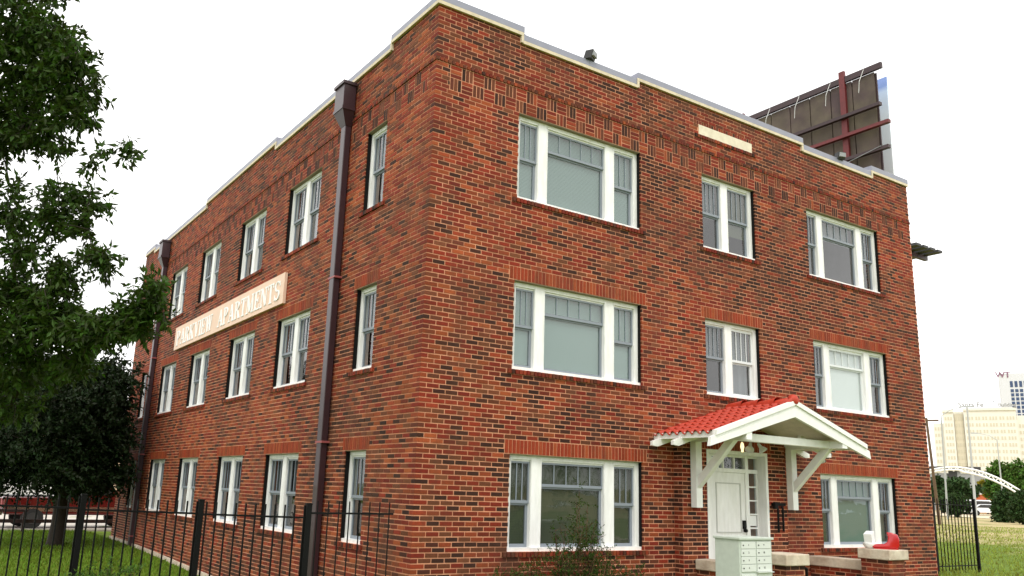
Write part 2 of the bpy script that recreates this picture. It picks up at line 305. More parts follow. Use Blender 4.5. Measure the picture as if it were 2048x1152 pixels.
# ------------------------------------------------------------------ bricks
PAL = {'red': [(.215, .024, .009), (.18, .019, .008), (.245, .036, .013), (.16, .022, .009)], 'org': [(.255, .050, .015), (.225, .044, .014), (.285, .060, .019)],
       'brn': [(.135, .036, .015), (.115, .030, .014), (.155, .046, .020)], 'drk': [(.050, .016, .009), (.038, .013, .008), (.066, .019, .010)]}
def patch(a, z): return max(-1, min(1, .75 * math.sin(a * 1.1 + 1.7 * math.sin(z * .9)) * math.cos(z * 1.25 + .8 * math.sin(a * .6)) + .5 * math.sin(a * .43 + z * .8)))
def pick(face, z, sp=None, r=0):
    if sp: w = {'sold': (.45, .50, .04, .01), 'weave_h': (.85, .13, .02, 0), 'weave_v': (.02, .1, .45, .43), 'band': (.3, .3, .32, .08), 'sill': (.50, .12, .28, .10), 'quoin': (.55, .25, .12, .08)}[sp]
    elif face == 'L': w = (.34, .28, .24, .14) if z > .6 else (.3, .16, .38, .16)
    elif face == 'P': w = (.38, .05, .25, .32)
    else: w = (.38, .15, .22, .25) if z < zk(0) else (.40, .12, .30, .18)
    w = (w[0] * (1 - .2 * r), w[1] * (1 - .55 * r), w[2] * (1 + .4 * r), w[3] * (1 + .6 * r))
    c = random.choice(PAL[random.choices(('red', 'org', 'brn', 'drk'), w)[0]]); k = random.uniform(.72, 1.18)
    if sp == 'sold': c = random.choice(((.27, .042, .013), (.25, .034, .011), (.28, .055, .017))); k = random.uniform(.8, 1.15)
    if face == 'L': c = (c[0] * 1.04, c[1] * 1.15, c[2] * 1.1)
    k *= 1 - .13 * r
    return (c[0] * k, c[1] * k * random.uniform(.92, 1.1), c[2] * k)
BR = []                                                   # world boxes with colour: (x0,x1,y0,y1,z0,z1,col)
def put(face, s0, s1, z0, z1, d1=.035, sp=None, pr=0, off=None):
    p = -.006 - pr + random.uniform(-.0022, .0022); j = random.uniform(-.0016, .0016); c = pick(face if face in 'LFP' else 'F', z0, sp, patch(s0 + (40 if face == 'L' else 0), z0) if not sp else 0)
    s0 += j; s1 += j
    if face == 'F': BR.append((s0, s1, p, d1, z0 + j, z1 + j, c))
    elif face == 'L': BR.append((p, d1, s0, s1, z0 + j, z1 + j, c))
    elif face == 'P': BR.append((s0, s1, off + p, off + d1, z0 + j, z1 + j, c))     # planes facing -y at y = off
    elif face == 'Q': BR.append((off + p, off + d1, s0, s1, z0 + j, z1 + j, c))     # planes facing -x at x = off
def sub(iv, zones):
    out = [iv]
    for a, b in zones:
        nx_ = []
        for p, q in out:
            if b <= p or a >= q: nx_.append((p, q)); continue
            if a > p: nx_.append((p, a))
            if b < q: nx_.append((b, q))
        out = nx_
    return out
def courses(face, s_start, s_end, k0, k1, zones, hdr=(.0, .0), off=None, phase=0, cap_top=None, edges=()):
    for k in range(k0, k1):
        z0 = zk(k + 1) + J / 2; z1 = zk(k) - J / 2
        if z1 < GZ: continue
        zc = (z0 + z1) / 2; zn = sorted((a, b) for a, b, c, d in zones if c < zc < d); o = (k + phase) % 2
        st = s_start + (hdr[o]); ph_ = (not o) if face == 'L' else o
        for a, b in sub((st, s_end), [(a - 0, b + 0) for a, b in zn]):
            grid = s_start + (P / 2 if ph_ else 0); n = math.floor((a - grid) / P); x = grid + n * P
            while x < b - .001:
                lead = x + J / 2 < a; tail = x + P - J / 2 > b; wl = any(abs(a - e) < 1e-4 for e in edges); wr = any(abs(b - e) < 1e-4 for e in edges)
                p2 = max(x + J / 2, a + (0 if wl else J / 2 if a > st else 0)); q2 = min(x + P - J / 2, b - (0 if wr or b >= s_end else J / 2))
                if q2 - p2 > .024: put(face, p2, q2, z0, z1, .115 if (p2 == a and wl) or (q2 == b and wr) else .035, off=off)
                x += P
def soldiers(face, a, b, ztop, h, sp, pr=0, off=None, pitch=C, d1=.035):
    n = max(1, round((b - a) / pitch)); w = (b - a) / n
    g = .0075
    for i in range(n): put(face, a + i * w + g, a + (i + 1) * w - g, ztop - h + (.003 if sp == 'sill' else J / 2), ztop - (.002 if sp == 'sill' else J / 2), d1, sp, pr, off)
for face, wins, W1, his in (('F', [FW[w] for w in 'ABC'], WX, FRONT_HI), ('L', LW, LY, LEFT_HI)):
    zones = []
    for wi, (a, b) in enumerate(wins):
        for i in range(3):
            if face == 'F' and wi == 1 and i == 0: continue
            zones += [(a, b, SILL[i], HEAD[i]), (a - .10, b + .10, SILL[i] - C, SILL[i])]
            soldiers(face, a - .10, b + .10, SILL[i], C, 'sill', .034, d1=.1)
            if i < 2:
                zones.append((a - .10, b + .10, HEAD[i], HEAD[i] + 3 * C)); soldiers(face, a - .10, b + .10, HEAD[i] + 3 * C, 3 * C, 'sold', .001, d1=.1)
    if face == 'F':
        ds = (5.94, 7.53, zk(-5), zk(-8)); zones += [(ds[0] - .12, ds[1] + .12, zk(-4), zk(-5)), (ds[0], ds[1], zk(-5), zk(-8)), (ds[0] - .12, ds[1] + .12, zk(-8), zk(-9)), (5.12, 7.88, -2, 2.50)]
        soldiers('F', ds[0] - .12, ds[1] + .12, zk(-5), C, 'sill', .025); soldiers('F', ds[0] - .12, ds[1] + .12, zk(-9), C, 'sill', .0)
        MB().box(ds[0] + .01, ds[1] - .01, -.012, .05, ds[2] + .006, ds[3] - .004).build('date_stone', M['stone'], BLD)
    x = 0                                                  # stepped parapet
    for a, b in his:
        if a > x: zones.append((x, a, ZLO, 99))
        x = b
    nb = int((W1 - .48) / P); w0 = .2602; w1 = w0 + nb * P      # basket weave frieze
    zones += [(w0, w1, zk(6), zk(0)), (0, W1, zk(0), zk(-1))]
    soldiers(face, -.02 if face == 'F' else .0, W1, zk(-1), C, 'band', .02)
    for r in range(2):
        for i in range(nb):
            a = w0 + i * P; zt = zk(3 * r)
            if (i + r) % 2:
                for q in range(3): put(face, a + q * P / 3 + J / 2, a + (q + 1) * P / 3 - J / 2, zt - 3 * C + J / 2, zt - J / 2, .035, 'weave_v')
            else:
                for q in range(3): put(face, a + J / 2, a + P - J / 2, zt - (q + 1) * C + J / 2, zt - q * C - J / 2, .035, 'weave_h')
    LEN = P - J / 2; SHT = P / 2 - J / 2
    courses(face, 0, W1, -14, 122, zones, hdr=(LEN, SHT) if face == 'F' else (SHT, LEN), edges=[e for w_ in wins for e in w_])
for k in range(-14, 122):                                  # corner bricks turn the corner
    if k == -1: continue
    z0 = zk(k + 1) + J / 2; z1 = zk(k) - J / 2; o = k % 2; a, b = (SHT, LEN); p = .006 + random.uniform(-.001, .002)
    c = pick('F', z0, 'quoin'); BR.append((-p, b if o == 0 else a, -p, a if o == 0 else b, z0, z1, c))
# fix the phase: in even courses the front shows the long face of the corner brick
# entrance bay, standing 0.2 m proud
MB().box(5.12, DOOR[0] - .004, -.2, 0, GZ, 2.5).box(DOOR[1] + .004, 7.88, -.2, 0, GZ, 2.5).box(DOOR[0] - .004, DOOR[1] + .004, -.2, 0, DOOR[3] + .001, 2.5).build('entrance_bay', M['mortar'], BLD)
dz = [(DOOR[0], DOOR[1], -9, DOOR[3]), (DOOR[0] - .1, DOOR[1] + .1, DOOR[3], DOOR[3] + 2.85 * C)]
courses('P', 5.12, 7.88, 77, 122, dz, hdr=(0, 0), off=-.2, edges=(5.12, 7.88, DOOR[0], DOOR[1])); soldiers('P', DOOR[0] - .1, DOOR[1] + .1, DOOR[3] + 2.85 * C, 2.85 * C, 'sold', off=-.2, d1=.1)
for k in range(77, 122):
    z0 = zk(k + 1) + J / 2; z1 = zk(k) - J / 2; put('Q', -.198 + (.0 if k % 2 else .0), -.198 + (.19 if k % 2 else .09), z0, z1, .02, off=5.12)
    if not k % 2: put('Q', -.096, -.006, z0, z1, .02, off=5.12)
# stoop walls and piers (brick faces to the left and front)
CAPS = []
def brick_pier(parent_boxes, x0, x1, y0, y1, ztop, name):
    MB().box(x0, x1, y0, y1, GZ, ztop).build(name, M['mortar'], BLD)
    kk = int((ZB - ztop) / C)
    for k in range(kk, 124):
        z1 = ztop - (k - kk) * C - J / 2; z0 = z1 - C + J; o = k % 2
        if z0 < GZ - .1: break
        for face, a, b, off in (('P', x0, x1, y0), ('Q', y0, y1, x0)):
            x = a - (P / 2 if (o if face == 'P' else not o) else 0)
            while x < b - .02:
                p = max(x + J / 2, a - .004); q = min(x + P - J / 2, b + .004)
                if q - p > .03: put(face, p, q, z0, z1, .02, off=off)
                x += P
brick_pier(None, 5.42, 5.70, -1.45, -.215, .275, 'stoop_side_wall'); brick_pier(None, 8.78, 9.06, -1.18, -.015, .275, 'stoop_side_wall')
brick_pier(None, 5.56, 6.02, -1.90, -1.45, .475, 'stoop_pier'); brick_pier(None, 8.62, 9.10, -1.72, -1.19, .50, 'stoop_pier')
for a in ((5.38, 5.74, -1.50, -.21, .275, .445), (8.73, 9.10, -1.24, -.012, .275, .445), (5.50, 6.08, -1.96, -1.41, .475, .645), (8.56, 9.16, -1.78, -1.16, .50, .67)):
    MB().box(*a).build('capstone', M['capstone'], BLD, bevel=.014)
st = MB().box(5.75, 8.72, -1.3, -.206, GZ, -.14)
for i in range(3): st.box(6.03, 8.61, -1.3 - .3 * (i + 1), -1.3 - .3 * i, GZ, -.14 - .15 * (i + 1))
st.build('stoop_step', M['concrete'], BLD)
MB().tube([(6.13, -1.85, -.6), (6.13, -1.85, .42), (6.13, -1.75, .47), (6.13, -.6, .50)], .024).tube([(6.13, -1.2, -.3), (6.13, -1.2, .48)], .018).build('handrail', M['black'], BLD)
# bricks to meshes: the 300 that show largest are parts, the rest one piece of real geometry
A = np.array([b[:6] for b in BR]); COL = np.array([b[6] for b in BR])
def pxsize(b):
    if b[0] < .03 and b[1] - b[0] < .14 and b[3] - b[2] > .06: pts = ((b[0], b[2], b[4]), (b[0], b[3], b[5]))
    else: pts = ((b[0], b[2], b[4]), (b[1], b[2], b[5]))
    (u0, v0), (u1, v1) = proj(pts[0]), proj(pts[1])
    if not (4 < min(u0, u1) and max(u0, u1) < 2040 and max(v0, v1) < 1150): return 0
    return abs(u1 - u0) * abs(v1 - v0)
near = (np.hypot(A[:, 0] + 6, A[:, 2] + 10.7) < 15.5) & (A[:, 4] < 5)
sz = np.zeros(len(A)); idx = np.nonzero(near)[0]
for i in idx: sz[i] = pxsize(A[i])
big = set(np.argsort(-sz)[:298].tolist()); rest = np.array([i for i in range(len(A)) if i not in big])
def bricks_mesh(name, B, Cc):
    n = len(B); x0, x1, y0, y1, z0, z1 = B.T
    V = np.stack([np.stack(t, -1) for t in ((x0, y0, z0), (x1, y0, z0), (x1, y1, z0), (x0, y1, z0), (x0, y0, z1), (x1, y0, z1), (x1, y1, z1), (x0, y1, z1))], 1).reshape(-1, 3)
    f = np.array([(0, 3, 2, 1), (4, 5, 6, 7), (0, 1, 5, 4), (1, 2, 6, 5), (3, 0, 4, 7)]); F = (f[None] + (np.arange(n) * 8)[:, None, None]).reshape(-1, 4)
    cc = np.concatenate([np.repeat(Cc, 8, 0), np.ones((n * 8, 1))], 1); return fastmesh(name, V, F, M['brick'], cc)
Bw = A[rest].copy(); Bw[:, 4:] -= GZ
tag(link('brick', bricks_mesh('brickwork', Bw, COL[rest]), BLD), kind='stuff')
cache = {}
for i in sorted(big):
    b = A[i]; d = tuple(round(v, 2) for v in (b[1] - b[0], b[3] - b[2])); kc = tuple(np.round(COL[i] * 25).astype(int)); key = (d, kc)
    ext = (b[1] - b[0], b[3] - b[2], b[5] - b[4])
    if key not in cache: cache[key] = (bricks_mesh('brick', np.array([[0, ext[0], 0, ext[1], 0, ext[2]]]), COL[i:i + 1]), ext)
    o = link('brick', cache[key][0], BLD, (b[0], b[2], b[4] - GZ))
# foundation strip
fq = MB()
for i in range(20):
    ya, yb = .2 + i * .985, .2 + (i + 1) * .985; za, zb_ = gzf(-.1, ya) + .09, gzf(-.1, yb) + .09
    fq.add([(-.06, ya, -1), (-.06, yb, -1), (-.06, yb, zb_), (-.06, ya, za), (-.001, yb, zb_), (-.001, ya, za)], [(0, 1, 2, 3), (3, 2, 4, 5)])
fq.build('foundation', M['capstone'], BLD)
# steel lintels seen from below
for a, b, c, d in f_open: MB().box(a + .003, b - .003, .004, .088, d - .008, d + .0005).build('lintel', M['lintel'], BLD)
for a, b, c, d in l_open: MB().box(.004, .088, a + .003, b - .003, d - .008, d + .0005).build('lintel', M['lintel'], BLD)
for a, b, c, d in f_open:
    for x in (a + .001, b - .009): MB().box(x, x + .008, .022, .084, c + .06, d - .01).build('jamb_strip', M['black'], BLD)  # thin black strips down both sides of each opening
for a, b, c, d in l_open:
    for x in (a + .001, b - .009): MB().box(.016, .084, x, x + .008, c + .06, d - .01).build('jamb_strip', M['black'], BLD)
# ------------------------------------------------------------------ windows: local x along the wall, y inward, z up
def bxm(*b): return MB().box(*b)
cache_m = {}
def cm(key, fn, m):
    k = (key, m.name)
    if k not in cache_m: cache_m[k] = fn().mesh(key[0], m)
    return cache_m[k]
def window(w, h, sashes, place, floor, spec):
    # sashes: (x0, x1, rail height fraction, lights)
    fr = MB(); y0, y1 = .085, .19
    xs_ = [0] + [v for s in sashes for v in s[:2]] + [w]
    for i in range(0, len(xs_), 2):
        a_, b_ = xs_[i], xs_[i + 1]; fr.box(a_, b_, y0 + (.0 if 0 < i < len(xs_) - 2 else .004), y1, .055, h - .075)
    fr.box(0, w, y0 + .002, y1, h - .075, h - .009).box(-.0, w, y0 - .05, y1, 0, .055)
    for s in sashes: fr.box(s[0], s[1], y0 + .03, y1 - .002, h - .1, h - .076)
    for s in sashes:                                        # inner bead lines
        fr.box(s[0] - .018, s[0] - .006, y0 - .008, y0 + .01, .06, h - .05).box(s[1] + .006, s[1] + .018, y0 - .008, y0 + .01, .06, h - .05).box(s[0] - .018, s[1] + .018, y0 - .007, y0 + .01, h - .049, h - .037)
    me = cm(('window', w, h, len(sashes)), lambda: fr, M['white']); o = link('window', me, BLD); place(o)
    for si, (a, b, rf, n) in enumerate(sashes):
        kind = spec[si] if isinstance(spec, (list, tuple)) else spec
        sm = M['sash_white'] if kind.endswith('W') else M['sash']; gl = M['glass'] if floor else M['glass_dark']
        W_ = b - a; zr = h * rf; top = h - .1; bt_ = .055
        up = cm(('sash', W_, top - zr, 0), lambda: bxm(0, .028, 0, .03, 0, top - zr).box(W_ - .028, W_, 0, .03, 0, top - zr).box(.028, W_ - .028, 0, .03, 0, .045).box(.028, W_ - .028, 0, .03, top - zr - .03, top - zr), sm)
        link('sash', up, o, (a, .118, zr))
        lo = cm(('sash', W_, zr - bt_, 1), lambda: bxm(0, .032, 0, .03, 0, zr - bt_).box(W_ - .045, W_, 0, .03, 0, zr - bt_).box(.032, W_ - .045, 0, .03, 0, .05).box(.032, W_ - .045, 0, .03, zr - bt_ - .03, zr - bt_ + .0), sm)
        link('sash', lo, o, (a, .152, bt_))
        pw = (W_ - .056) / n
        for i in range(n):
            pm = cm(('pane', round(pw, 4), round(top - zr, 4)), lambda: MB().add([(0, 0, 0), (pw, 0, 0), (pw, 0, top - zr - .075), (0, 0, top - zr - .075)], [(0, 1, 2, 3)]), gl)
            link('pane', pm, o, (a + .028 + i * pw, .133, zr + .045))
            if i: link('muntin', cm(('muntin', round(top - zr, 4)), lambda: bxm(-.008, .008, 0, .012, 0, top - zr - .075), sm), o, (a + .028 + i * pw, .119, zr + .045))
        link('pane', cm(('pane', W_, zr, 'l'), lambda: MB().add([(0, 0, 0), (W_ - .077, 0, 0), (W_ - .077, 0, zr - bt_ - .08), (0, 0, zr - bt_ - .08)], [(0, 1, 2, 3)]), gl), o, (a + .032, .167, bt_ + .05))
        k = kind.rstrip('W'); z_b, z_t = .05, h - .08
        if k in ('blind', 'white', 'dark'):
            mm = M[{'blind': 'blind', 'white': 'blind_white', 'dark': 'blind_dark'}[k]]
            def bl():
                q = MB(); z = z_b
                while z < z_t: q.add([(.0, 0, z), (W_, 0, z), (W_, .012, z + .026), (0, .012, z + .026)], [(0, 1, 2, 3)]); z += .024
                return q
            link('blind', cm(('blind', W_, h), bl, mm), o, (a, .186, 0))
        elif k in ('curtain', 'half'):
            def cu():
                q = MB(); n_ = 36; wd = W_; vs = [];
                for i in range(n_ + 1):
                    x = wd * i / n_; y = .018 * math.sin(i * 1.9 + a * 7) + .01 * math.sin(i * .7)
                    vs += [(x, y, z_b if k == 'curtain' else h * rf), (x, y, z_t)]
                return q.add(vs, [(2 * i, 2 * i + 2, 2 * i + 3, 2 * i + 1) for i in range(n_)])
            link('curtain', cm((k, W_, h, round(a, 2)), cu, M['curtain']), o, (a, .27, 0))
        elif k == 'half_blind':
            def hb():
                q = MB(); z = h * .30
                while z < z_t: q.add([(.0, 0, z), (W_, 0, z), (W_, .012, z + .026), (0, .012, z + .026)], [(0, 1, 2, 3)]); z += .024
                return q
            link('blind', cm(('hblind', W_, h), hb, M['blind_dark']), o, (a, .186, 0))
    return o
def pf(x, z):
    def f(o): o.location = (x, 0, z - GZ)
    return f
def pl(y, z):
    def f(o): o.location = (0, y, z - GZ); o.rotation_euler = (0, 0, -math.pi / 2)
    return f
TA = [(.09, .47, .49, 3), (.68, 1.97, .67, 5), (2.19, 2.655, .49, 3)]; TC = [tuple([s[0] * .958, s[1] * .958, s[2], s[3]]) for s in TA]
TB = [(.09, .62, .49, 4), (.82, 1.447, .49, 4)]
spA = {2: ['blind', 'blind', 'blind'], 1: ['blind', 'blind', 'blind'], 0: ['dark', 'dark', 'dark']}
spC = {2: ['curtain', 'half', 'half'], 1: ['curtain', 'whiteW', 'curtain'], 0: ['dark', 'blind', 'curtain']}
spB = {2: ['half', 'half_blind'], 1: ['half', 'curtainW']}
for i in range(3):
    h = HEAD[i] - SILL[i]
    window(FW['A'][1] - FW['A'][0], h, TA, pf(FW['A'][0], SILL[i]), i, spA[i]); window(FW['C'][1] - FW['C'][0], h, TC, pf(FW['C'][0], SILL[i]), i, spC[i])
    if i: window(FW['B'][1] - FW['B'][0], h, TB, pf(FW['B'][0], SILL[i]), i, spB[i])
    for j, (a, b) in enumerate(LW):
        w = b - a; ss_ = [(.09, w - .09, .48, 4)] if w < 1 else [(.09, w / 2 - .095, .48, 4), (w / 2 + .095, w - .09, .48, 4)]
        ks = [['curtain'] * 2, ['half', 'curtain'], ['curtain', 'half'], ['half', 'half']][(j * 2 + i) % 4] if i else [['half', 'dark'], ['curtain', 'half'], ['half', 'half']][(j + i) % 3]
        window(w, h, ss_, pl(b, SILL[i]), i, ks)
# ------------------------------------------------------------------ rainwater leaders
def leader(y0):
    o = MB().box(-.145, -.02, y0, y0 + .19, -.62, 7.98).build('downspout', M['plum'], BLD, bevel=.012)
    f0, f1 = y0 - .11, y0 + .29
    hd = MB(); hd.box(-.27, -.03, f0, f1, 8.30, 8.74).box(-.30, -.025, f0 - .025, f1 + .025, 8.741, 8.80).box(-.285, -.027, f0 - .012, f1 + .012, 8.24, 8.299)
    hd.add([(-.27, f0, 8.239), (-.03, f0, 8.239), (-.03, f1, 8.239), (-.27, f1, 8.239), (-.15, y0 - .01, 7.97), (-.018, y0 - .01, 7.97), (-.018, y0 + .2, 7.97), (-.15, y0 + .2, 7.97)], [(0, 1, 5, 4), (1, 2, 6, 5), (2, 3, 7, 6), (3, 0, 4, 7), (0, 3, 2, 1), (4, 5, 6, 7)])
    hd.build('leader_head', M['plum'], BLD)
    sp = MB()
    for z in (5.05, 2.15, -.2): sp.box(-.152, -.008, y0 - .05, y0 + .24, z, z + .035)
    sp.build('strap', M['strap'], BLD)
leader(3.07); leader(16.55)
# ------------------------------------------------------------------ porch: canopy, door
RX, HWID, ZR, ZE, YF = 6.575, 1.90, 3.06, 2.46, -1.42
sl = (ZR - ZE) / HWID; ang = math.atan(sl)
CAN = MB().box(5.31, 5.45, YF - .02, -.215, 2.40, 2.53).box(7.90, 8.04, YF - .02, -.215, 2.40, 2.53).box(5.451, 7.899, -1.17, -1.05, 2.405, 2.535).build('entrance_canopy', M['whitewood'], BLD, bevel=.006)
def child(mb, name, m, **k): return mb.build(name, m, CAN, **k)
for s in (-1, 1):
    X_ = lambda d: RX + s * d
    child(MB().add([(X_(.0), YF + .03, ZR - .03), (X_(.0), -.01, ZR - .03), (X_(HWID), -.01, ZE - .03), (X_(HWID), YF + .03, ZE - .03), (X_(0), YF + .03, ZR), (X_(0), -.01, ZR), (X_(HWID), -.01, ZE), (X_(HWID), YF + .03, ZE)],
                   [(0, 1, 2, 3), (7, 6, 5, 4), (0, 3, 7, 4), (1, 5, 6, 2), (2, 6, 7, 3)]), 'roof_deck', M['soffit'])
    e = HWID + .22                                           # bargeboard in front, a proud top board, a pointed tail
    child(MB().prism([(X_(0), ZR + .005), (X_(e), ZR + .005 - sl * e), (X_(e + .03), ZR - .14 - sl * e), (X_(0), ZR - .20)], 'y', YF - .03, YF + .029), 'bargeboard', M['whitewood'])
    child(MB().prism([(X_(0), ZR + .085), (X_(HWID + .12), ZR + .085 - sl * (HWID + .12)), (X_(HWID + .12), ZR + .007 - sl * (HWID + .12)), (X_(0), ZR + .007)], 'y', YF - .06, YF + .03), 'bargeboard', M['whitewood'])
    for y in (-.14, -.62):
        child(MB().prism([(X_(HWID - .7), ZR - .031 - sl * (HWID - .7)), (X_(HWID + .22), ZR - .031 - sl * (HWID + .22)), (X_(HWID + .22), ZR - .10 - sl * (HWID + .22)), (X_(HWID + .10), ZR - .15 - sl * (HWID + .1)), (X_(HWID - .7), ZR - .15 - sl * (HWID - .7))], 'y', y - .03, y + .03), 'rafter', M['whitewood'])
    child(MB().box(*sorted((X_(HWID + .001), X_(HWID + .03))), YF + .031, -.01, ZE - .055, ZE + .045), 'eave_board', M['whitewood'])
    bx_ = 6.675 + s * 1.295
    child(MB().box(bx_ - .075, bx_ + .075, -.345, -.215, 1.29, 2.399), 'bracket_post', M['whitewood'], bevel=.005)
    child(MB().beam((bx_, -.30, 1.66), (bx_, -1.13, 2.46), .11, .13, up=(0, .6, .8)), 'bracket_strut', M['whitewood'], bevel=.005)
# tiles
def tile_mesh(L_=.33, w=.168):
    mb = MB(); n = 9; T = []; B_ = []
    for i in range(n + 1):
        t = i / n; y = w * t; z = .052 * math.sin(math.pi * min(t / .66, 1)) if t < .66 else -.014 * math.sin(math.pi * (t - .66) / .34)
        T.append((y, z))
    vs = []
    for (y, z) in T: vs.append((0, y, z + .024))              # lower end, lifted
    for (y, z) in T: vs.append((L_, y, z * .9 - .004))         # upper end
    for (y, z) in T: vs.append((0, y, z + .006))              # lip
    k = n + 1; fs = [(i, i + 1, k + i + 1, k + i) for i in range(n)] + [(i + 1, i, 2 * k + i, 2 * k + i + 1) for i in range(n)]
    return mb.add(vs, fs)
tm = tile_mesh().mesh('roof_tile', M['tile'], True); rows = 8; step = (HWID + .06) / rows; ny = 8; yw = (-YF - .08) / ny
for s in (-1, 1):
    for r in range(rows):
        d = HWID + .05 - r * step
        for c in range(ny):
            o = link('roof_tile', tm, CAN)
            # tile local x runs up the slope
            ex = Vector((-s * math.cos(ang), 0, math.sin(ang))); ey = Vector((0, 1 if s < 0 else -1, 0)); ez = ex.cross(ey)
            y_ = YF + .05 + c * yw if s < 0 else YF + .05 + (c + 1) * yw
            mm_ = Matrix((ex, ey, ez)).transposed().to_4x4(); mm_.translation = Vector((RX + s * d, y_, ZR - sl * d + .022)); o.matrix_local = Matrix.Translation((0, 0, -GZ)) @ mm_
            o.scale = (1, yw / .168, 1)
for i in range(4):
    y0 = YF - .05 + i * .36; L_ = .40; pts = []
    q = MB(); n = 10
    vs = [(RX + r_ * math.cos(math.pi * k / n), yy, ZR + .015 + r_ * .95 * math.sin(math.pi * k / n) + lift) for yy, r_, lift in ((y0, .125, .025), (min(y0 + L_, -.01), .10, .0)) for k in range(n + 1)]
    fs = [(k, k + 1, n + 2 + k, n + 1 + k) for k in range(n)]
    if i == 0: fs.append(tuple(range(n + 1)))
    child(q.add(vs, fs), 'ridge_tile', M['tile'], smooth=True)
child(MB().lathe((RX, YF - .035, ZR + .09), [(.01, -.05), (.05, -.045), (.085, -.02), (.10, .02), (.10, .07)], 14, 'y'), 'ridge_finial', M['tile'], smooth=True)
# door
dp = MB(); a, b, c, d = DOOR
dp.box(a - .0, a + .06, -.215, .06, c, d - .061).box(b - .06, b, -.215, .06, c, d - .061).box(a, b, -.215, .06, d - .06, d)
dp.box(5.985, 6.05, -.03, .05, c, 2.2399).box(6.955, 7.035, -.03, .05, c, 2.2399).box(5.781, 7.299, -.028, .048, 1.925, 1.995).box(5.781, 7.299, -.02, .045, 2.20, 2.2399)
for x in (6.36, 6.66): dp.box(x, x + .03, -.015, .035, 1.996, 2.1999)
for x0, x1 in ((5.781, 5.984), (7.036, 7.299)):
    dp.box(x0, x0 + .025, -.015, .035, c, 1.924).box(x1 - .03, x1, -.015, .035, c, 1.924)
    for i in range(1, 8): z = 1.925 - i * .245; dp.box(x0 + .0251, x1 - .0301, -.014, .034, z - .013, z + .013)
    dp.box(x0 + .0251, x1 - .0301, -.014, .034, c, c + .18)
dp.build('door_frame', M['white'], BLD)
dr = MB().box(6.052, 6.953, .0, .045, c, 1.923).build('door', M['white'], BLD)
tr_ = MB()
for z0, z1 in ((.86, 1.74), (.0, .68)):
    for q in ((6.17, 6.19, z0, z1), (6.815, 6.835, z0, z1), (6.1901, 6.8149, z0, z0 + .02), (6.1901, 6.8149, z1 - .02, z1)): tr_.box(q[0], q[1], -.012, .001, q[2], q[3])
tr_.build('panel_moulding', M['skirt'], dr)
MB().box(6.86, 6.93, -.03, -.001, .93, 1.08).lathe((6.895, -.05, .90), [(.03, -.02), (.03, .03)], 12, 'y').build('door_lock', M['black'], dr)
MB().add([(5.79, .012, c), (5.98, .012, c), (5.98, .012, 2.2), (5.79, .012, 2.2)], [(0, 1, 2, 3)]).add([(7.04, .012, c), (7.29, .012, c), (7.29, .012, 2.2), (7.04, .012, 2.2)], [(0, 1, 2, 3)]).add([(6.05, .012, 1.99), (6.95, .012, 1.99), (6.95, .012, 2.2), (6.05, .012, 2.2)], [(0, 1, 2, 3)]).build('pane', M['glass'], BLD)
MB().box(7.075, 7.255, .002, .008, .985, 1.17).build('notice', M['paper'], BLD)
MB().box(6.06, 6.33, .05, .056, 2.0, 2.19).build('window_shade', M['blind_white'], BLD)
MB().box(5.72, 7.36, .28, .30, -.1, 2.3).build('dark_backing', M['unlit_room'], BLD)  # near-black sheet, the dark of an unlit hall put into its colour
# ------------------------------------------------------------------ slab serif sign on the side wall
def stroke(mb, x0, y0, x1, y1, w):
    d = Vector((x1 - x0, y1 - y0)); n = Vector((-d.y, d.x)).normalized() * w / 2
    return [(x0 + n.x, y0 + n.y), (x0 - n.x, y0 - n.y), (x1 - n.x, y1 - n.y), (x1 + n.x, y1 + n.y)]
B_, T_ = .17, .075                                       # thick and thin strokes
def arc(cx, cy, rx, ry, a0, a1, w, n=10):
    out = []
    for i in range(n):
        t0 = math.radians(a0 + (a1 - a0) * i / n); t1 = math.radians(a0 + (a1 - a0) * (i + 1) / n)
        f = lambda t, k: (cx + (rx + k * (w if abs(math.cos(t)) > .5 else w * .6)) * math.cos(t), cy + (ry + k * w * .45) * math.sin(t))
        out.append([f(t0, -.5), f(t0, .5), f(t1, .5), f(t1, -.5)])
    return out
def S(x, top=True, bot=True, w=.30): return ([(x - w / 2, .93, x + w / 2, .93, T_)] if top else []) + ([(x - w / 2, .07 - .03, x + w / 2, .04, T_)] if bot else [])
V_ = lambda x: [(x, .03, x, .95, B_)]
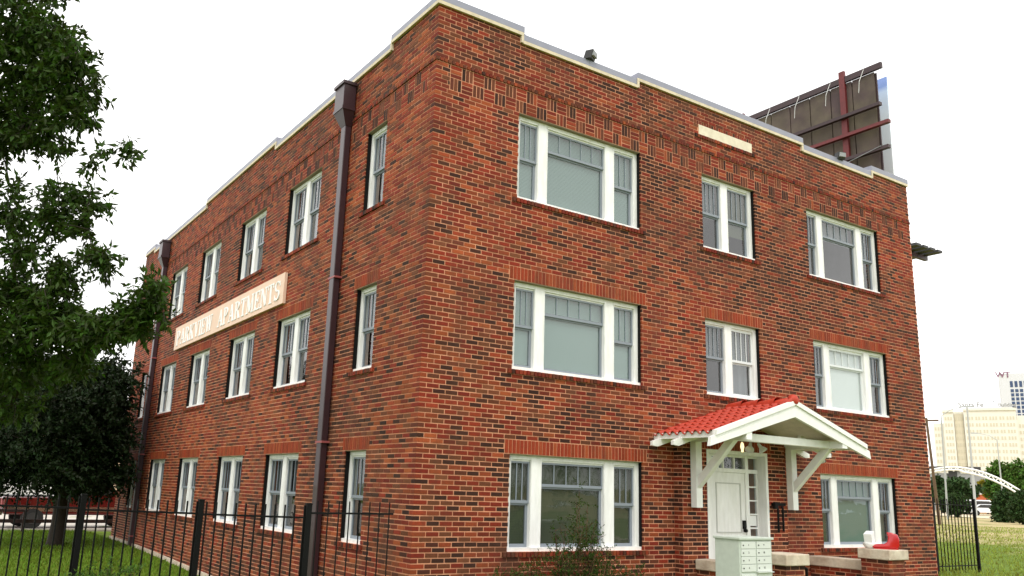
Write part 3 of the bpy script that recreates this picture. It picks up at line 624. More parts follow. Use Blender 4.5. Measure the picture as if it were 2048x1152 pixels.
GL = {'P': (.72, V_(.17) + S(.17), [arc(.30, .70, .27, .22, -90, 90, .16)], [(.17, .93, .34, .93, T_), (.17, .48, .34, .48, T_)]),
      'R': (.80, V_(.17) + S(.17) + [(.40, .48, .64, .04, B_)] + S(.68, False, True, .24), [arc(.30, .71, .27, .21, -90, 90, .16)], [(.17, .93, .34, .93, T_), (.17, .49, .40, .49, T_)]),
      'A': (.86, [(.18, .04, .42, .95, T_), (.42, .95, .68, .04, B_), (.26, .32, .58, .32, T_)] + S(.16, False, True, .26) + S(.68, False, True, .28), [], []),
      'K': (.84, V_(.17) + S(.17) + [(.25, .42, .62, .93, T_), (.34, .55, .66, .04, B_)] + S(.63, True, True, .26), [], []),
      'V': (.84, [(.18, .95, .44, .03, B_), (.44, .03, .68, .95, T_)] + S(.17, True, False, .30) + S(.68, True, False, .24), [], []),
      'I': (.36, V_(.18) + S(.18, True, True, .32), [], []),
      'E': (.70, V_(.17) + [(.05, .93, .62, .93, T_), (.05, .04, .64, .04, T_), (.17, .50, .46, .50, T_), (.61, .72, .61, .95, .07), (.63, .03, .63, .27, .07), (.46, .38, .46, .62, .06)], [], []),
      'W': (1.12, [(.16, .95, .36, .03, B_), (.36, .03, .54, .95, T_), (.54, .95, .74, .03, B_), (.74, .03, .94, .95, T_)] + S(.15, True, False, .26) + S(.54, True, False, .26) + S(.94, True, False, .24), [], []),
      'T': (.76, V_(.37) + S(.37, False, True, .32) + [(.06, .93, .68, .93, T_), (.08, .72, .08, .95, .07), (.66, .72, .66, .95, .07)], [], []),
      'M': (1.0, [(.16, .04, .16, .95, T_), (.16, .95, .49, .08, B_), (.49, .08, .80, .95, T_), (.80, .03, .80, .95, B_)] + S(.15, True, True, .26) + S(.80, True, True, .30), [], []),
      'N': (.84, [(.16, .04, .16, .95, T_), (.18, .95, .66, .05, B_), (.68, .05, .68, .95, T_)] + S(.15, True, True, .26) + S(.68, True, False, .26), [], []),
      'S': (.68, [(.59, .68, .59, .92, .07), (.09, .06, .09, .32, .07)], [arc(.34, .70, .20, .23, 30, 270, .13), arc(.34, .27, .21, .23, 90, -150, .14)], []), ' ': (.45, [], [], [])}
SG = thing('building_sign', 'long peach sign board reading PARKVIEW APARTMENTS in white slab serif capitals on the side wall', 'sign', (-.04, 10.02, 5.03))
MB().box(-.075, -.010, 5.76, 14.28, 5.035, 5.685).build('sign_board', M['signboard'], SG, bevel=.004)
def layout(word, ystart, yend, z0, hgt):
    tot = sum(GL[c][0] for c in word); sx_ = (ystart - yend) / tot; x = 0
    for c in word:
        wd, st_, arcs, extra = GL[c]; mb = MB(); e = 0
        polys = [stroke(None, *q) for q in st_ + extra] + [p for ar in arcs for p in ar]
        for pi, poly in enumerate(polys):
            X0 = -.0765; X1 = -.0865 - .0004 * pi
            q = [(ystart - (x + p[0]) * sx_, z0 + p[1] * hgt) for p in poly]; mb.prism(q, 'x', X0, X1)
        if mb.v: mb.build('letter', M['white'], SG)
        x += wd
layout('PARKVIEW', 14.06, 10.62, 5.135, .44); layout('APARTMENTS', 10.22, 5.92, 5.135, .44)
# ------------------------------------------------------------------ fittings on the building
def flood(x, z, yaw, label):
    o = thing('floodlight', label, 'floodlight', (x, -.02, z), 'floodlights on the front parapet')
    b = MB().box(-.12, .12, -.08, .10, .08, .27); b.v = [(v[0], v[1] + (-.06 if v[2] > .2 else 0), v[2]) for v in b.v]
    h = b.mesh('lamp_housing', M['dark']); link('lamp_housing', h, o, (0, 0, 0), yaw)
    link('lens', MB().box(-.10, .10, -.152, -.10, .13, .25).mesh('lens', M['grey']), o, (0, 0, 0), yaw)
    o.scale = (.8, .8, .8); link('mount', MB().tube([(0, .0, 0), (0, .0, .1)], .025).mesh('mount', M['metalcap']), o)
    return o
flood(3.12, ZLO + .09, .5, 'dark box floodlight on the parapet above the first large window from the corner')
flood(10.55, ZLO + .06, -.3, 'grey floodlight on the parapet in front of the billboard')
def par(x, y, z, d, label, m='trackw', r=.055):
    o = thing('spot_lamp', label, 'lamp', (x, y, z), 'lamps under the porch roof'); D = Vector(d).normalized(); q = D.to_track_quat('Z', 'Y')
    b = MB().lathe((0, 0, 0), [(.022, -.02), (.03, .03), (.034, .06), (r, .12), (r + .004, .15)], 14); me = b.mesh('shade', M[m], True); s = link('lamp_shade', me, o); s.rotation_mode = 'QUATERNION'; s.rotation_quaternion = q
    link('stem', MB().tube([(0, 0, 0), (0, .0, .06)], .012).mesh('stem', M['trackw']), o); return o
par(6.18, -.62, 2.40, (-.35, -.3, -.9), 'small lit bare lamp at the left of the porch lamp cluster', 'bulb', .02)
par(6.40, -.62, 2.42, (-.5, -.25, -.75), 'white cone spot lamp in the middle of the porch lamp cluster', r=.075)
par(6.62, -.62, 2.42, (.45, -.3, -.75), 'white cone spot lamp at the right of the porch lamp cluster', r=.075)
par(8.66, -.42, 2.32, (-.3, -.6, -.7), 'small white lamp under the right eave of the porch roof', r=.05)
pl_ = MB()
for dx, l in ((0, .42), (.14, .40)): pl_.tube([(7.55 + dx, -.24, 1.35), (7.55 + dx, -.26, 1.30), (7.56 + dx, -.25, 1.30 - l)], .02, 6)
pl_.box(7.43, 7.80, -.245, -.208, 1.36, 1.41).box(7.43, 7.50, -.30, -.246, 1.30, 1.42)
tag(pl_.build('wall_bracket', M['black']), 'black metal wall bracket with hanging straps right of the white door', 'bracket')
# boot and pot on the right pier
bt0 = thing('rubber_boot', 'shiny red boot lying with its toe to the left on the stone cap', 'boot', (*on(1788, 1100, 1, -1.66).xy, .672)); bt0.rotation_euler = (0, 0, math.radians(-60)); bt0.scale = (.86, .86, .86)
def sweep(rings, n=12):
    mb = MB(); vs = []; fs = []
    for c, ax, ay, rx, ry in rings:
        for k in range(n):
            a = 2 * math.pi * k / n; p = Vector(c) + Vector(ax) * rx * math.cos(a) + Vector(ay) * ry * math.sin(a); vs.append(p)
    for i in range(len(rings) - 1):
        for k in range(n): fs.append((i * n + k, i * n + (k + 1) % n, (i + 1) * n + (k + 1) % n, (i + 1) * n + k))
    fs += [tuple(range(n))[::-1], tuple((len(rings) - 1) * n + k for k in range(n))]; return mb.add(vs, fs)
X1, Z1, Y1 = (1, 0, 0), (0, 0, 1), (0, 1, 0)
bo = MB().prism([(-.41, .022), (-.42, .06), (-.33, .095), (-.17, .105), (-.115, .15), (-.10, .24), (-.125, .345), (-.02, .335), (.085, .30), (.115, .22), (.11, .08), (.085, .022)], 'y', -.06, .06)
bu = link('boot_upper', bo.mesh('boot_upper', M['bootred'], True), bt0); bv_ = bu.modifiers.new('b', 'BEVEL'); bv_.width = .028; bv_.segments = 3
link('boot_sole', MB().prism([(-.38, -.055), (-.30, -.065), (.05, -.05), (.09, 0), (.05, .05), (-.30, .065), (-.38, .055)], 'z', -.0005, .022).mesh('boot_sole', M['bootred']), bt0)
pt = thing('white_pot', 'white bowl with a tilted white box in it beside the red boot', 'pot', (*on(1741, 1100, 1, -1.30).xy, .672))
pt.scale = (1.1, 1.1, 1.1); link('bowl', MB().lathe((0, 0, 0), [(.06, 0), (.09, .02), (.115, .07), (.11, .09)], 18).mesh('bowl', M['white'], True), pt)
bb_ = link('box', MB().box(-.09, .09, -.06, .06, 0, .17).mesh('box', M['paper']), pt, (0, 0, .085)); bb_.rotation_euler = (0, -.28, .3)
# ------------------------------------------------------------------ mailbox
MBX = thing('mailbox_cluster', 'pale green metal mailbox cabinet with numbered doors in front of the porch', 'mailbox', (4.25, -2.2, gzf(4.2, -2.3)))
gm_ = gzf(4.2, -2.3)
MB().box(3.90, 4.60, -2.40, -1.96, -.25, .895).build('cabinet', M['mail'], MBX, bevel=.006)
MB().box(3.88, 4.62, -2.43, -1.94, .896, .93).build('cabinet_top', M['mail'], MBX, bevel=.006)
MB().box(4.06, 4.44, -2.3, -2.06, gm_ - .05, -.251).build('pedestal', M['mail'], MBX)
def num(txt, x, y, z, size, m, parent, rot=(math.pi / 2, 0, 0), ext=.001):
    cu = bpy.data.curves.new('number', 'FONT'); cu.body = txt; cu.size = size; cu.extrude = ext; cu.align_x = 'CENTER'; cu.offset = size * .02
    o = bpy.data.objects.new('tmp', cu); SC.collection.objects.link(o); dg = bpy.context.evaluated_depsgraph_get(); me = bpy.data.meshes.new_from_object(o.evaluated_get(dg)); bpy.data.objects.remove(o)
    me.materials.clear(); me.materials.append(m); q = link('number', me, parent, (x, y, z)); q.rotation_euler = rot; return q
dm = None
def mdoor(x0, x1, z0, z1, txt):
    o = MB().box(x0, x1, -2.414, -2.4005, z0, z1).build('mailbox_door', M['mail2'], MBX, bevel=.003)
    link('lock', MB().lathe((0, 0, 0), [(.010, 0), (.009, -.008)], 10, 'y').mesh('lock', M['dark']), o, (x0 + .035 - MBX.location.x, -2.4145 - MBX.location.y, (z0 + z1) / 2 - gm_))
    if txt: num(txt, (x0 + x1) / 2 - MBX.location.x, -2.4155 - MBX.location.y, (z0 + z1) / 2 - .008 - gm_, .035, M['dark'], o)
zz = .87
for i in range(8):
    h = .096; z1 = .872 - i * .1035 - (.03 if i >= 4 else 0); mdoor(3.935, 4.235, z1 - h, z1, str(i + 1))
    if i < 4: mdoor(4.262, 4.565, z1 - h, z1, str(i + 9))
MB().box(4.25, 4.58, -2.45, -2.402, .452, .462).box(4.262, 4.565, -2.41, -2.402, .36, .45).build('mail_slot', M['mail2'], MBX)
mdoor(4.262, 4.565, .10, .35, ''); mdoor(4.262, 4.565, -.2, .09, '')
# ------------------------------------------------------------------ fences
def fence(name, label, a, b, zr, n, posts, ph=.15, end=None, extra=.14, step=None, pr=.0085):
    a = Vector(a); b = Vector(b); o = thing(name, label, 'fence', (a.x, a.y, gzf(a.x, a.y)), 'black metal fence sections')
    me = MB().box(-pr, pr, -pr, pr, 0, 1).mesh('picket', M['black'])
    for zz_ in (zr, gzf(*(a.lerp(b, .5)).xy) + .17): MB().beam((a.x, a.y, zz_), (b.x, b.y, zz_), .024, .022).build('rail', M['black'], o)
    for i in range(n):
        t = (i + .6) / n; p = a.lerp(b, t); g = gzf(p.x, p.y); k = link('picket', me, o, (p.x - a.x, p.y - a.y, g + .06 - o.location.z)); k.scale = (1, 1, zr + extra - g - .06)
    for t in posts:
        p = a.lerp(b, t); g = gzf(p.x, p.y); MB().box(p.x - .031, p.x + .031, p.y - .031, p.y + .031, g - .1, zr + ph).box(p.x - .036, p.x + .036, p.y - .036, p.y + .036, zr + ph, zr + ph + .015).build('post', M['black'], o)
    return o
P0, P1, P2 = Vector((-1.965, -1.01, 0)), Vector((-3.01, -.29, 0)), Vector((-4.16, .47, 0)); dd = P2 - P1; P3 = P2 + dd * 1.05; P4 = P3 + dd * 1.05
fence('metal_fence', 'black picket fence panel ending at the downspout corner of the brick house', P1, P0, 1.07, 11, (1,))
fence('metal_fence', 'black picket fence panel in front of the narrow second window group', P2, P1, 1.075, 12, (1,))
fence('metal_fence', 'black picket fence panel in front of the tree trunk on the lawn', P3, P2, 1.09, 12, (1,))
fence('metal_fence', 'black picket fence panel at the edge of the photograph beyond the lawn tree', P4, P3, 1.09, 12, (0, 1))
Q1 = at(786, 1026, 10.7); fence('metal_fence', 'short black fence panel before the brick corner with an open end', P0 + Vector((.03, 0, 0)), Q1, 1.125, 8, (), pr=.006)
fence('metal_fence', 'black metal fence on the right side of the brick house', (13.30, .95, 0), (16.9, .95, 0), 1.50, 24, (.0, .46, 1))
# ------------------------------------------------------------------ trees
def leaves(centers, n_tw, tl, ll, lw, seed, droop=.35, pernode=2, spacing=.035):
    r = np.random.default_rng(seed); Cn = []; 
    for (cx, cy, cz, rx, ry, rz, n) in centers:
        m = int(n * n_tw); d = r.normal(size=(m, 3)); d /= np.linalg.norm(d, axis=1)[:, None]; rad = r.random(m) ** .45
        st = np.array([cx, cy, cz]) + d * rad[:, None] * np.array([rx, ry, rz]) * .85; dr = d * .7 + r.normal(size=(m, 3)) * .45; dr[:, 2] -= droop * .4; dr /= np.linalg.norm(dr, axis=1)[:, None]
        Cn.append((st, dr))
    st = np.concatenate([c[0] for c in Cn]); dr = np.concatenate([c[1] for c in Cn]); m = len(st); nn = max(2, int(tl / spacing))
    t = (np.arange(nn) / nn)[None, :, None] * tl; pos = st[:, None] + dr[:, None] * t; pos[:, :, 2] -= (t[..., 0] ** 2) * droop * 1.5
    pos = np.repeat(pos, pernode, 1).reshape(-1, 3); dirs = np.repeat(dr, nn * pernode, 0); k = len(pos)
    s = r.normal(size=(k, 3)); ld = dirs * .55 + s * .75; ld[:, 2] -= droop; ld /= np.linalg.norm(ld, axis=1)[:, None]
    nrm = r.normal(size=(k, 3)) * .8; nrm[:, 2] += .9; sd_ = np.cross(ld, nrm); sd_ /= np.linalg.norm(sd_, axis=1)[:, None] + 1e-6; up = np.cross(sd_, ld)
    L_ = ll * r.uniform(.6, 1.15, k)[:, None]; w = lw * r.uniform(.7, 1.1, k)[:, None]
    V = np.stack([pos, pos + ld * L_ * .42 + sd_ * w / 2 + up * w * .14, pos + ld * L_, pos + ld * L_ * .42 - sd_ * w / 2 + up * w * .14], 1).reshape(-1, 3)
    b = (np.arange(k) * 4)[:, None]; return V, np.concatenate([b + np.array([0, 1, 2]), b + np.array([0, 2, 3])], 0), st, dr
def make_tree(name, label, base, centers, limbs, trunk_r, leafm, group=None, cat='tree', n_tw=60, tl=.35, ll=.09, lw=.03, seed=1, fork=.35, twigs=0, droop=.35, spacing=.035, twig_r=.005):
    o = thing(name, label, cat, base, group); B = Vector(base); tr = MB(); top = Vector(limbs['top']); hub = B.lerp(top, fork)
    mid = B.lerp(hub, .5) + Vector((.04, .03, 0)) * trunk_r * 4
    tr.tube([B - Vector((0, 0, .15)), B + Vector((0, 0, .12)), mid, hub, hub.lerp(top, .5) + Vector((trunk_r, 0, 0)), top], [trunk_r * 1.5, trunk_r * 1.1, trunk_r, trunk_r * .9, trunk_r * .55, trunk_r * .2], 9)
    rr = random.Random(seed)
    done = [hub, hub.lerp(top, .35), hub.lerp(top, .7)]; lev = [0, 0, 0]
    for c in sorted((Vector(q[:3]) for q in centers), key=lambda q: (q - hub).length):
        j = min(range(len(done)), key=lambda k: (done[k] - c).length + lev[k] * .05); st_ = done[j]; L0 = (c - st_).length; w_ = L0 * .16
        r0 = trunk_r * (.34 * .72 ** lev[j]); m1 = st_.lerp(c, .33) + Vector((rr.uniform(-w_, w_), rr.uniform(-w_, w_), L0 * .10 + rr.uniform(-w_, w_) * .4)); m2 = st_.lerp(c, .68) + Vector((rr.uniform(-w_, w_), rr.uniform(-w_, w_), L0 * .06 + rr.uniform(-w_, w_) * .4))
        tr.tube([st_, m1, m2, c], [r0, r0 * .8, r0 * .65, r0 * .5], 6); done.append(c); lev.append(lev[j] + 1)
    tr.build('trunk', M['bark'], o, True)
    V, F, st, dr = leaves(centers, n_tw, tl, ll, lw, seed, droop, spacing=spacing)
    V = V - np.array(base); tag(link('crown', fastmesh('crown', V, F, M[leafm]), o), kind='stuff')
    if twigs:
        q = MB(); sel = np.random.default_rng(seed).choice(len(st), min(twigs, len(st)), replace=False)
        for i in sel:
            s = Vector(st[i]); d = Vector(dr[i]); e = s + d * tl; e.z -= tl * tl * droop * 1.5; q.tube([s - d * tl * .5, s.lerp(e, .5) + Vector((0, 0, .01)), e], [twig_r * 1.3, twig_r, twig_r * .5], 4, False)
        tag(q.build('twig', M['bark'], o), kind='stuff')
    return o
# nearby ash tree: crown hangs in from the left
def cl(u, v, d, ru, rv, rd, n):
    p = at(u, v, d); ru = max(ru - 10, 9); rv = max(rv - 7, 6); return (p.x, p.y, p.z, ru * d / FPX, rd, rv * d / FPX, n)
ash = [cl(30, 45, 8.2, 85, 60, .5, 1.3), cl(110, 70, 8.0, 50, 40, .35, .55), cl(150, 120, 7.9, 45, 28, .3, .4), cl(60, 130, 8.2, 80, 40, .5, 1.0), cl(20, 210, 8.4, 85, 45, .5, 1.2), cl(110, 175, 8.0, 55, 26, .35, .5), cl(165, 185, 7.9, 40, 24, .25, .32), cl(140, 235, 7.9, 48, 20, .3, .32),
       cl(70, 265, 8.2, 70, 28, .4, .65), cl(5, 285, 8.3, 45, 18, .3, .4), cl(118, 305, 8.0, 24, 12, .2, .07), cl(188, 318, 7.9, 14, 16, .12, .05), cl(250, 292, 7.8, 24, 10, .1, .09), cl(212, 300, 7.8, 16, 8, .1, .04), cl(20, 375, 8.2, 32, 14, .25, .14), cl(120, 385, 8.0, 50, 14, .3, .22), cl(175, 410, 7.9, 32, 20, .25, .26),
       cl(25, 430, 8.3, 50, 24, .4, .45), cl(110, 440, 8.0, 48, 20, .3, .35), cl(165, 462, 7.9, 28, 14, .2, .15), cl(45, 500, 8.2, 60, 20, .4, .4), cl(120, 545, 8.0, 48, 20, .35, .4), cl(205, 515, 7.9, 34, 20, .22, .30), cl(25, 575, 8.2, 60, 30, .45, .7), cl(95, 600, 8.0, 60, 26, .4, .7), cl(40, 660, 8.1, 80, 40, .5, 1.1), cl(130, 650, 7.9, 70, 38, .4, .95), cl(190, 665, 7.7, 50, 30, .32, .6),
       cl(250, 642, 7.6, 42, 24, .26, .42), cl(300, 582, 7.5, 22, 28, .18, .26), cl(318, 618, 7.5, 14, 20, .15, .14), cl(275, 660, 7.5, 24, 15, .18, .16), cl(268, 608, 7.5, 22, 16, .18, .16),
       cl(50, 735, 8.3, 90, 40, .5, 1.0), cl(150, 725, 8.0, 45, 26, .3, .32), cl(-100, 300, 8.6, 110, 200, .7, 1.4), cl(-120, 620, 8.6, 120, 160, .7, 1.4), cl(-80, -80, 8.4, 140, 90, .8, 1.3), cl(90, -50, 8.3, 60, 50, .5, .5), cl(20, 810, 8.6, 80, 36, .4, .5)]
tb = at(-430, 1000, 9.2); tb.z = gzf(tb.x, tb.y)
ra = random.Random(4)
for i in range(34):                                        # the rest of the crown, all round the trunk
    a_ = i * 2.4; q_ = 2.3 * (((i * 7) % 34) / 34) ** .5; z_ = 3.2 + 4.6 * ((i * 13) % 34) / 34; p_ = Vector((tb.x - .2 + math.cos(a_) * q_, tb.y + math.sin(a_) * q_, z_)); u_, v_ = proj(p_)
    if u_ < -170 or v_ < -160: ash.append((*p_, .55, .55, .4, 1.2))
make_tree('ash_tree', 'large leaved green ash tree hanging in from the left in front of the sky', tuple(tb), ash, {'top': (tb.x + .3, tb.y, 6.6)}, .17, 'leaf', n_tw=135, tl=.18, ll=.09, lw=.036, seed=3, fork=.42, twigs=800, twig_r=.004, spacing=.028)
# dark tree on the lawn
tp = Vector((-2.0, 17.2, gzf(-2, 17.2)))
rr = random.Random(5); dk = []
for i in range(64):
    a = rr.uniform(0, 6.28); q = rr.random() ** .5; z = rr.uniform(1.55, 4.5); R_ = 3.0 * math.sin(math.pi * min(max((z - .1) / 5.6, .08), .97)) ** .6
    dk.append((tp.x - .5 + math.cos(a) * q * R_, tp.y + math.sin(a) * q * R_, z, .75, .75, .55, 1))
dk = [(min(c[0], tp.x + .7), c[1], c[2] + (.45 * max(0, tp.x - .8 - c[0])), *c[3:]) for c in dk]
dk += [(tp.x + .9, tp.y - .8, 1.75, .7, .7, .5, 1.2), (tp.x + .9, tp.y - 1, 2.6, .6, .6, .5, 1.2), (tp.x - .2, tp.y - 1.6, 1.6, .8, .6, .35, 1.2), (tp.x - 1.8, tp.y - 1.2, 1.6, .9, .6, .35, 1.2), (tp.x - 2.6, tp.y - .6, 1.8, .9, .6, .6, 1.2), (tp.x + .7, tp.y - 1.2, 1.5, .7, .6, .3, 1.2), (tp.x + .6, tp.y - 1.6, 1.7, .9, .7, .5, 1), (tp.x - 1.2, tp.y - 1.2, 1.6, 1, .8, .55, 1), (tp.x - .3, tp.y - 1.8, 2.6, 1, .8, .8, 1.2), (tp.x + .8, tp.y - .6, 3.5, .6, .7, .6, 1), (tp.x - .6, tp.y - .6, 4.6, .6, .6, .5, 1), (tp.x + .9, tp.y, 1.6, .9, .7, .4, 1)]
make_tree('shade_tree', 'dense dark leaved tree on the lawn beside the brick side wall', tuple(tp), dk, {'top': (tp.x, tp.y, 4.6)}, .21, 'leaf2', n_tw=70, tl=.55, ll=.13, lw=.075, seed=9, fork=.27, spacing=.06)
# shrub in front of the large ground floor window
sh = thing('leafy_shrub', 'thin twiggy shrub with small green leaves in front of the large ground floor window', 'shrub', (2.2, -.75, gzf(2.2, -.75)))
r2 = random.Random(21); stq = MB(); cen = []
b0 = Vector((2.25, -.75, gzf(2.2, -.75)))
for i in range(140):
    du = r2.uniform(-1.15, 1.15); hh = (.85 * math.exp(-((du - .12) / .33) ** 2) * r2.uniform(.5, 1.1) + r2.uniform(.85, 1.5) * (1 - .2 * abs(du)))
    if i == 0: du, hh = .1, 2.35
    tp_ = b0 + Vector((du * 1.25, r2.uniform(-.25, .3), hh - .15)); s = b0 + Vector((du * .55, r2.uniform(-.12, .12), -.05)); m1 = s.lerp(tp_, .5) + Vector((r2.uniform(-.12, .12), r2.uniform(-.1, .1), 0))
    stq.tube([s, m1, tp_], [.009, .006, .002], 4, False)
    for k in range(5):
        p = m1.lerp(tp_, r2.random()); e = p + Vector((r2.uniform(-.2, .2), r2.uniform(-.2, .2), r2.uniform(-.02, .2))); stq.tube([p, e], [.004, .0015], 3, False)
    for k in range(7):
        p = s.lerp(tp_, .45 + .55 * k / 6)
        if p.z > .15 or r2.random() < .25: cen.append((p.x, p.y, p.z, .09, .09, .08, 1))
stq.build('stem', M['twig'], sh)
V, F, st, dr = leaves(cen, 3.0, .12, .036, .019, 4, .05, spacing=.022); V -= np.array(sh.location); tag(link('foliage', fastmesh('foliage', V, F, M['leaf']), sh), kind='stuff')
# weeds by the fence
for k, (u, v, d) in enumerate(((190, 1150, 9.4), (245, 1140, 9.2), (160, 1165, 9.0), (300, 1170, 9.3))):
    p = at(u, v, d); wd = thing('weed', ['low leafy weed at the foot of the fence below the dark tree', 'taller leafy weed behind the fence at the bottom of the lawn', 'small weed just left of the first thick fence post', 'small weed half cut off by the picture edge under the fence'][k], 'plant', (p.x, p.y, gzf(p.x, p.y)), 'weeds along the fence')
    cc = [(p.x + r2.uniform(-.15, .15), p.y + r2.uniform(-.15, .15), p.z + r2.uniform(-.06, .03), .07, .07, .05, 1) for _ in range(9)]
    V, F, st, dr = leaves(cc, 4, .12, .045, .02, 30 + k, .1, spacing=.03); V -= np.array(wd.location); tag(link('foliage', fastmesh('foliage', V, F, M['leaf3']), wd), kind='stuff')
    q = MB()
    for c in cc: q.tube([(p.x, p.y, wd.location.z), (c[0], c[1], c[2])], [.006, .003], 4, False)
    q.build('stem', M['twig'], wd)
# grass blades
def grass(name, n, sampler, h, m, seed):
    r = np.random.default_rng(seed); x, y = sampler(r, n); z = gz(x, y); a = r.uniform(0, 6.28, n); hh = h * r.uniform(.4, 1.2, n); w = .006 + .012 * (hh / h); dx, dy = np.cos(a) * w, np.sin(a) * w; lx, ly = r.normal(0, .35, n) * hh, r.normal(0, .35, n) * hh
    V = np.stack([np.stack([x - dx, y - dy, z - .005], -1), np.stack([x + dx, y + dy, z - .005], -1), np.stack([x + lx, y + ly, z + hh], -1)], 1).reshape(-1, 3)
    tag(link(name, fastmesh(name, V, np.arange(3 * n).reshape(-1, 3), m)), kind='stuff', cat='grass', label='short green lawn grass between the fence and the brick side wall' if seed == 1 else 'patchy grass on the open lot right of the brick house')
grass('grass', 60000, lambda r, n: (r.uniform(-9, -.1, n), 1 + 23 * r.random(n) ** 1.1), .075, mat('blade', (.13, .215, .022), .8, spec=.1, island=.35, transl=.2), 1)
grass('grass', 60000, lambda r, n: (14 + 45 * r.random(n) ** 1.4, -6 + 34 * r.random(n)), .10, mat('blade_dry', (.24, .29, .045), .8, spec=.1, island=.5, transl=.2), 2)
# ------------------------------------------------------------------ billboard behind the house
BX = 20.6
def bbp(u, v): return on(u, v, 0, BX)
tR = bbp(1781, 131); tL = bbp(1500, 243); ztop = (tR.z + tL.z) / 2; yR = tR.y; yL = yR + 12.2; zbot = ztop - 6.1
BBD = thing('billboard', 'tall steel billboard seen from behind above the right end of the roof', 'billboard', (BX + 1, (yR + yL) / 2, gzf(BX + 1, yR)))
npn = 13; pw = (yL - yR - .62) / npn
for i in range(npn): MB().box(BX, BX + .05, yR + .62 + i * pw + .02, yR + .62 + (i + 1) * pw - .02, zbot, ztop - .02).build('back_panel', M['bbpanel'], BBD)
MB().box(BX + .06, BX + .1, yR + .58, yL, zbot, ztop - .05).build('backing', M['steeldark'], BBD)
MB().box(BX - .10, BX + .02, yR + .3, yL, ztop - .0, ztop + .22).build('top_rail', M['steeldark'], BBD)
for v0, m, ex in ((222, 'steeldark', .35), (262, 'steelred', .08), (311, 'steeldark', .15)):
    zz_ = on(1720, v0, 0, BX - .2).z; MB().box(BX - .28, BX - .12, yR + ex, yL, zz_ - .06, zz_ + .06).build('stringer', M[m], BBD)
for yy in (on(1686, 250, 0, BX - .2).y, on(1686, 250, 0, BX - .2).y + 4.6): MB().box(BX - .119, BX - .01, yy - .11, yy + .11, 0, ztop + .45).build('column', M['steelred'], BBD)
for k in range(5): 
    y_ = yR + .9 + k * 1.35; MB().tube([(BX - .2, y_, ztop + .12), (BX - .35, y_ + .10, ztop - .35), (BX - .3, y_ + .18, ztop - .75)], .011, 5).build('cable', M['trackw'], BBD)
MB().tube([(BX - .3, yR + .4, ztop - 3.0), (BX - .25, yR + 2.1, ztop - 3.25)], .015, 5).build('conduit', M['grey'], BBD)
fm = bpy.data.materials.new('w_billboard_print'); fm.use_nodes = True; tN = fm.node_tree.nodes; g1 = tN.new('ShaderNodeNewGeometry'); s1 = tN.new('ShaderNodeSeparateXYZ'); r1 = tN.new('ShaderNodeMapRange'); r1.inputs[1].default_value = zbot; r1.inputs[2].default_value = ztop
c1 = tN.new('ShaderNodeValToRGB'); fm.node_tree.links.new(g1.outputs['Position'], s1.inputs[0]); fm.node_tree.links.new(s1.outputs[2], r1.inputs[0]); fm.node_tree.links.new(r1.outputs[0], c1.inputs[0]); fm.node_tree.links.new(c1.outputs[0], tN['Principled BSDF'].inputs['Base Color'])
cr = c1.color_ramp; cr.elements[0].position = 0; cr.elements[0].color = (.25, .27, .36, 1); cr.elements[1].position = 1; cr.elements[1].color = (.22, .33, .68, 1)
for p_, c_ in ((.22, (.22, .2, .25, 1)), (.27, (.66, .48, .28, 1)), (.33, (.75, .62, .45, 1)), (.36, (.85, .87, .92, 1)), (.80, (.78, .86, .95, 1)), (.965, (.55, .68, .9, 1))): e_ = cr.elements.new(p_); e_.color = c_
fR = on(1786, 150, 0, BX + 1.3).y + .27
MB().box(BX + 1.3, BX + 1.36, fR, yL + .6, zbot - .2, ztop + .35).build('printed_face', fm, BBD)
zc = on(1845, 493, 0, BX - .4).z; yc = on(1850, 493, 0, BX - .4).y
for i in range(4): MB().box(BX - .9 + i * .42, BX - .62 + i * .42, yc + .0 + .0 * i, yL, zc - .05 + .0 * i, zc + .03).build('catwalk_plank', M['dark'], BBD)
for y_ in (yc + .5, yL - 2): MB().box(BX - .9, BX + .64, y_, y_ + .12, zc - .2, zc - .051).build('catwalk_bracket', M['steeldark'], BBD)
# ------------------------------------------------------------------ far background on the right
def gp(u, d): p = at(u, 1016, d); return Vector((p.x, p.y, gzf(p.x, p.y)))
FWD = Vector((ray(1960, 1016).x, ray(1960, 1016).y, 0)).normalized(); RGT = Vector((FWD.y, -FWD.x, 0)); YAW = math.atan2(RGT.y, RGT.x)
OZ = 0
def bld(name, label, u, d, cat='building', group=None):
    global OZ
    p = gp(u, d); OZ = 1.445 - p.z; o = thing(name, label, cat, p, group); o.rotation_euler = (0, 0, YAW); return o
def lb(o, name, m, boxes):
    q = MB()
    for b in boxes: q.box(*b)
    return link(name, q.mesh(name, m), o)
D = 340; s = D / FPX
def X(u): return (u - 1960) * s
def Z(v): return (1016 - v) * s * 1.02 + OZ
T = bld('office_tower', 'cream stepped office block with rooftop letters seen far away', 1977, D)
lb(T, 'wall', M['cream'], [(X(1874), X(1893), 0, 30, 0, Z(850)), (X(1893.2), X(1913), -1.5, 28, 0, Z(829)), (X(1913.2), X(1931), .6, 27, 0, Z(827)), (X(1931.2), X(2024), -1.5, 28, 0, Z(826)), (X(2024.2), X(2085), 0, 30, 0, Z(845))])
lb(T, 'parapet', M['cream'], [(X(1892.5), X(1913.1), -2, 1, Z(829) + .01, Z(824)), (X(1931), X(2024.5), -2, 1, Z(826) + .01, Z(821)), (X(2024.6), X(2040), 0, 3, Z(845) + .01, Z(836))])
lb(T, 'recess', M['cream_shade'], [(X(1914), X(1930), .2, .59, 0, Z(831))])  # shade of the recess put into a darker cream
wn = MB(); 
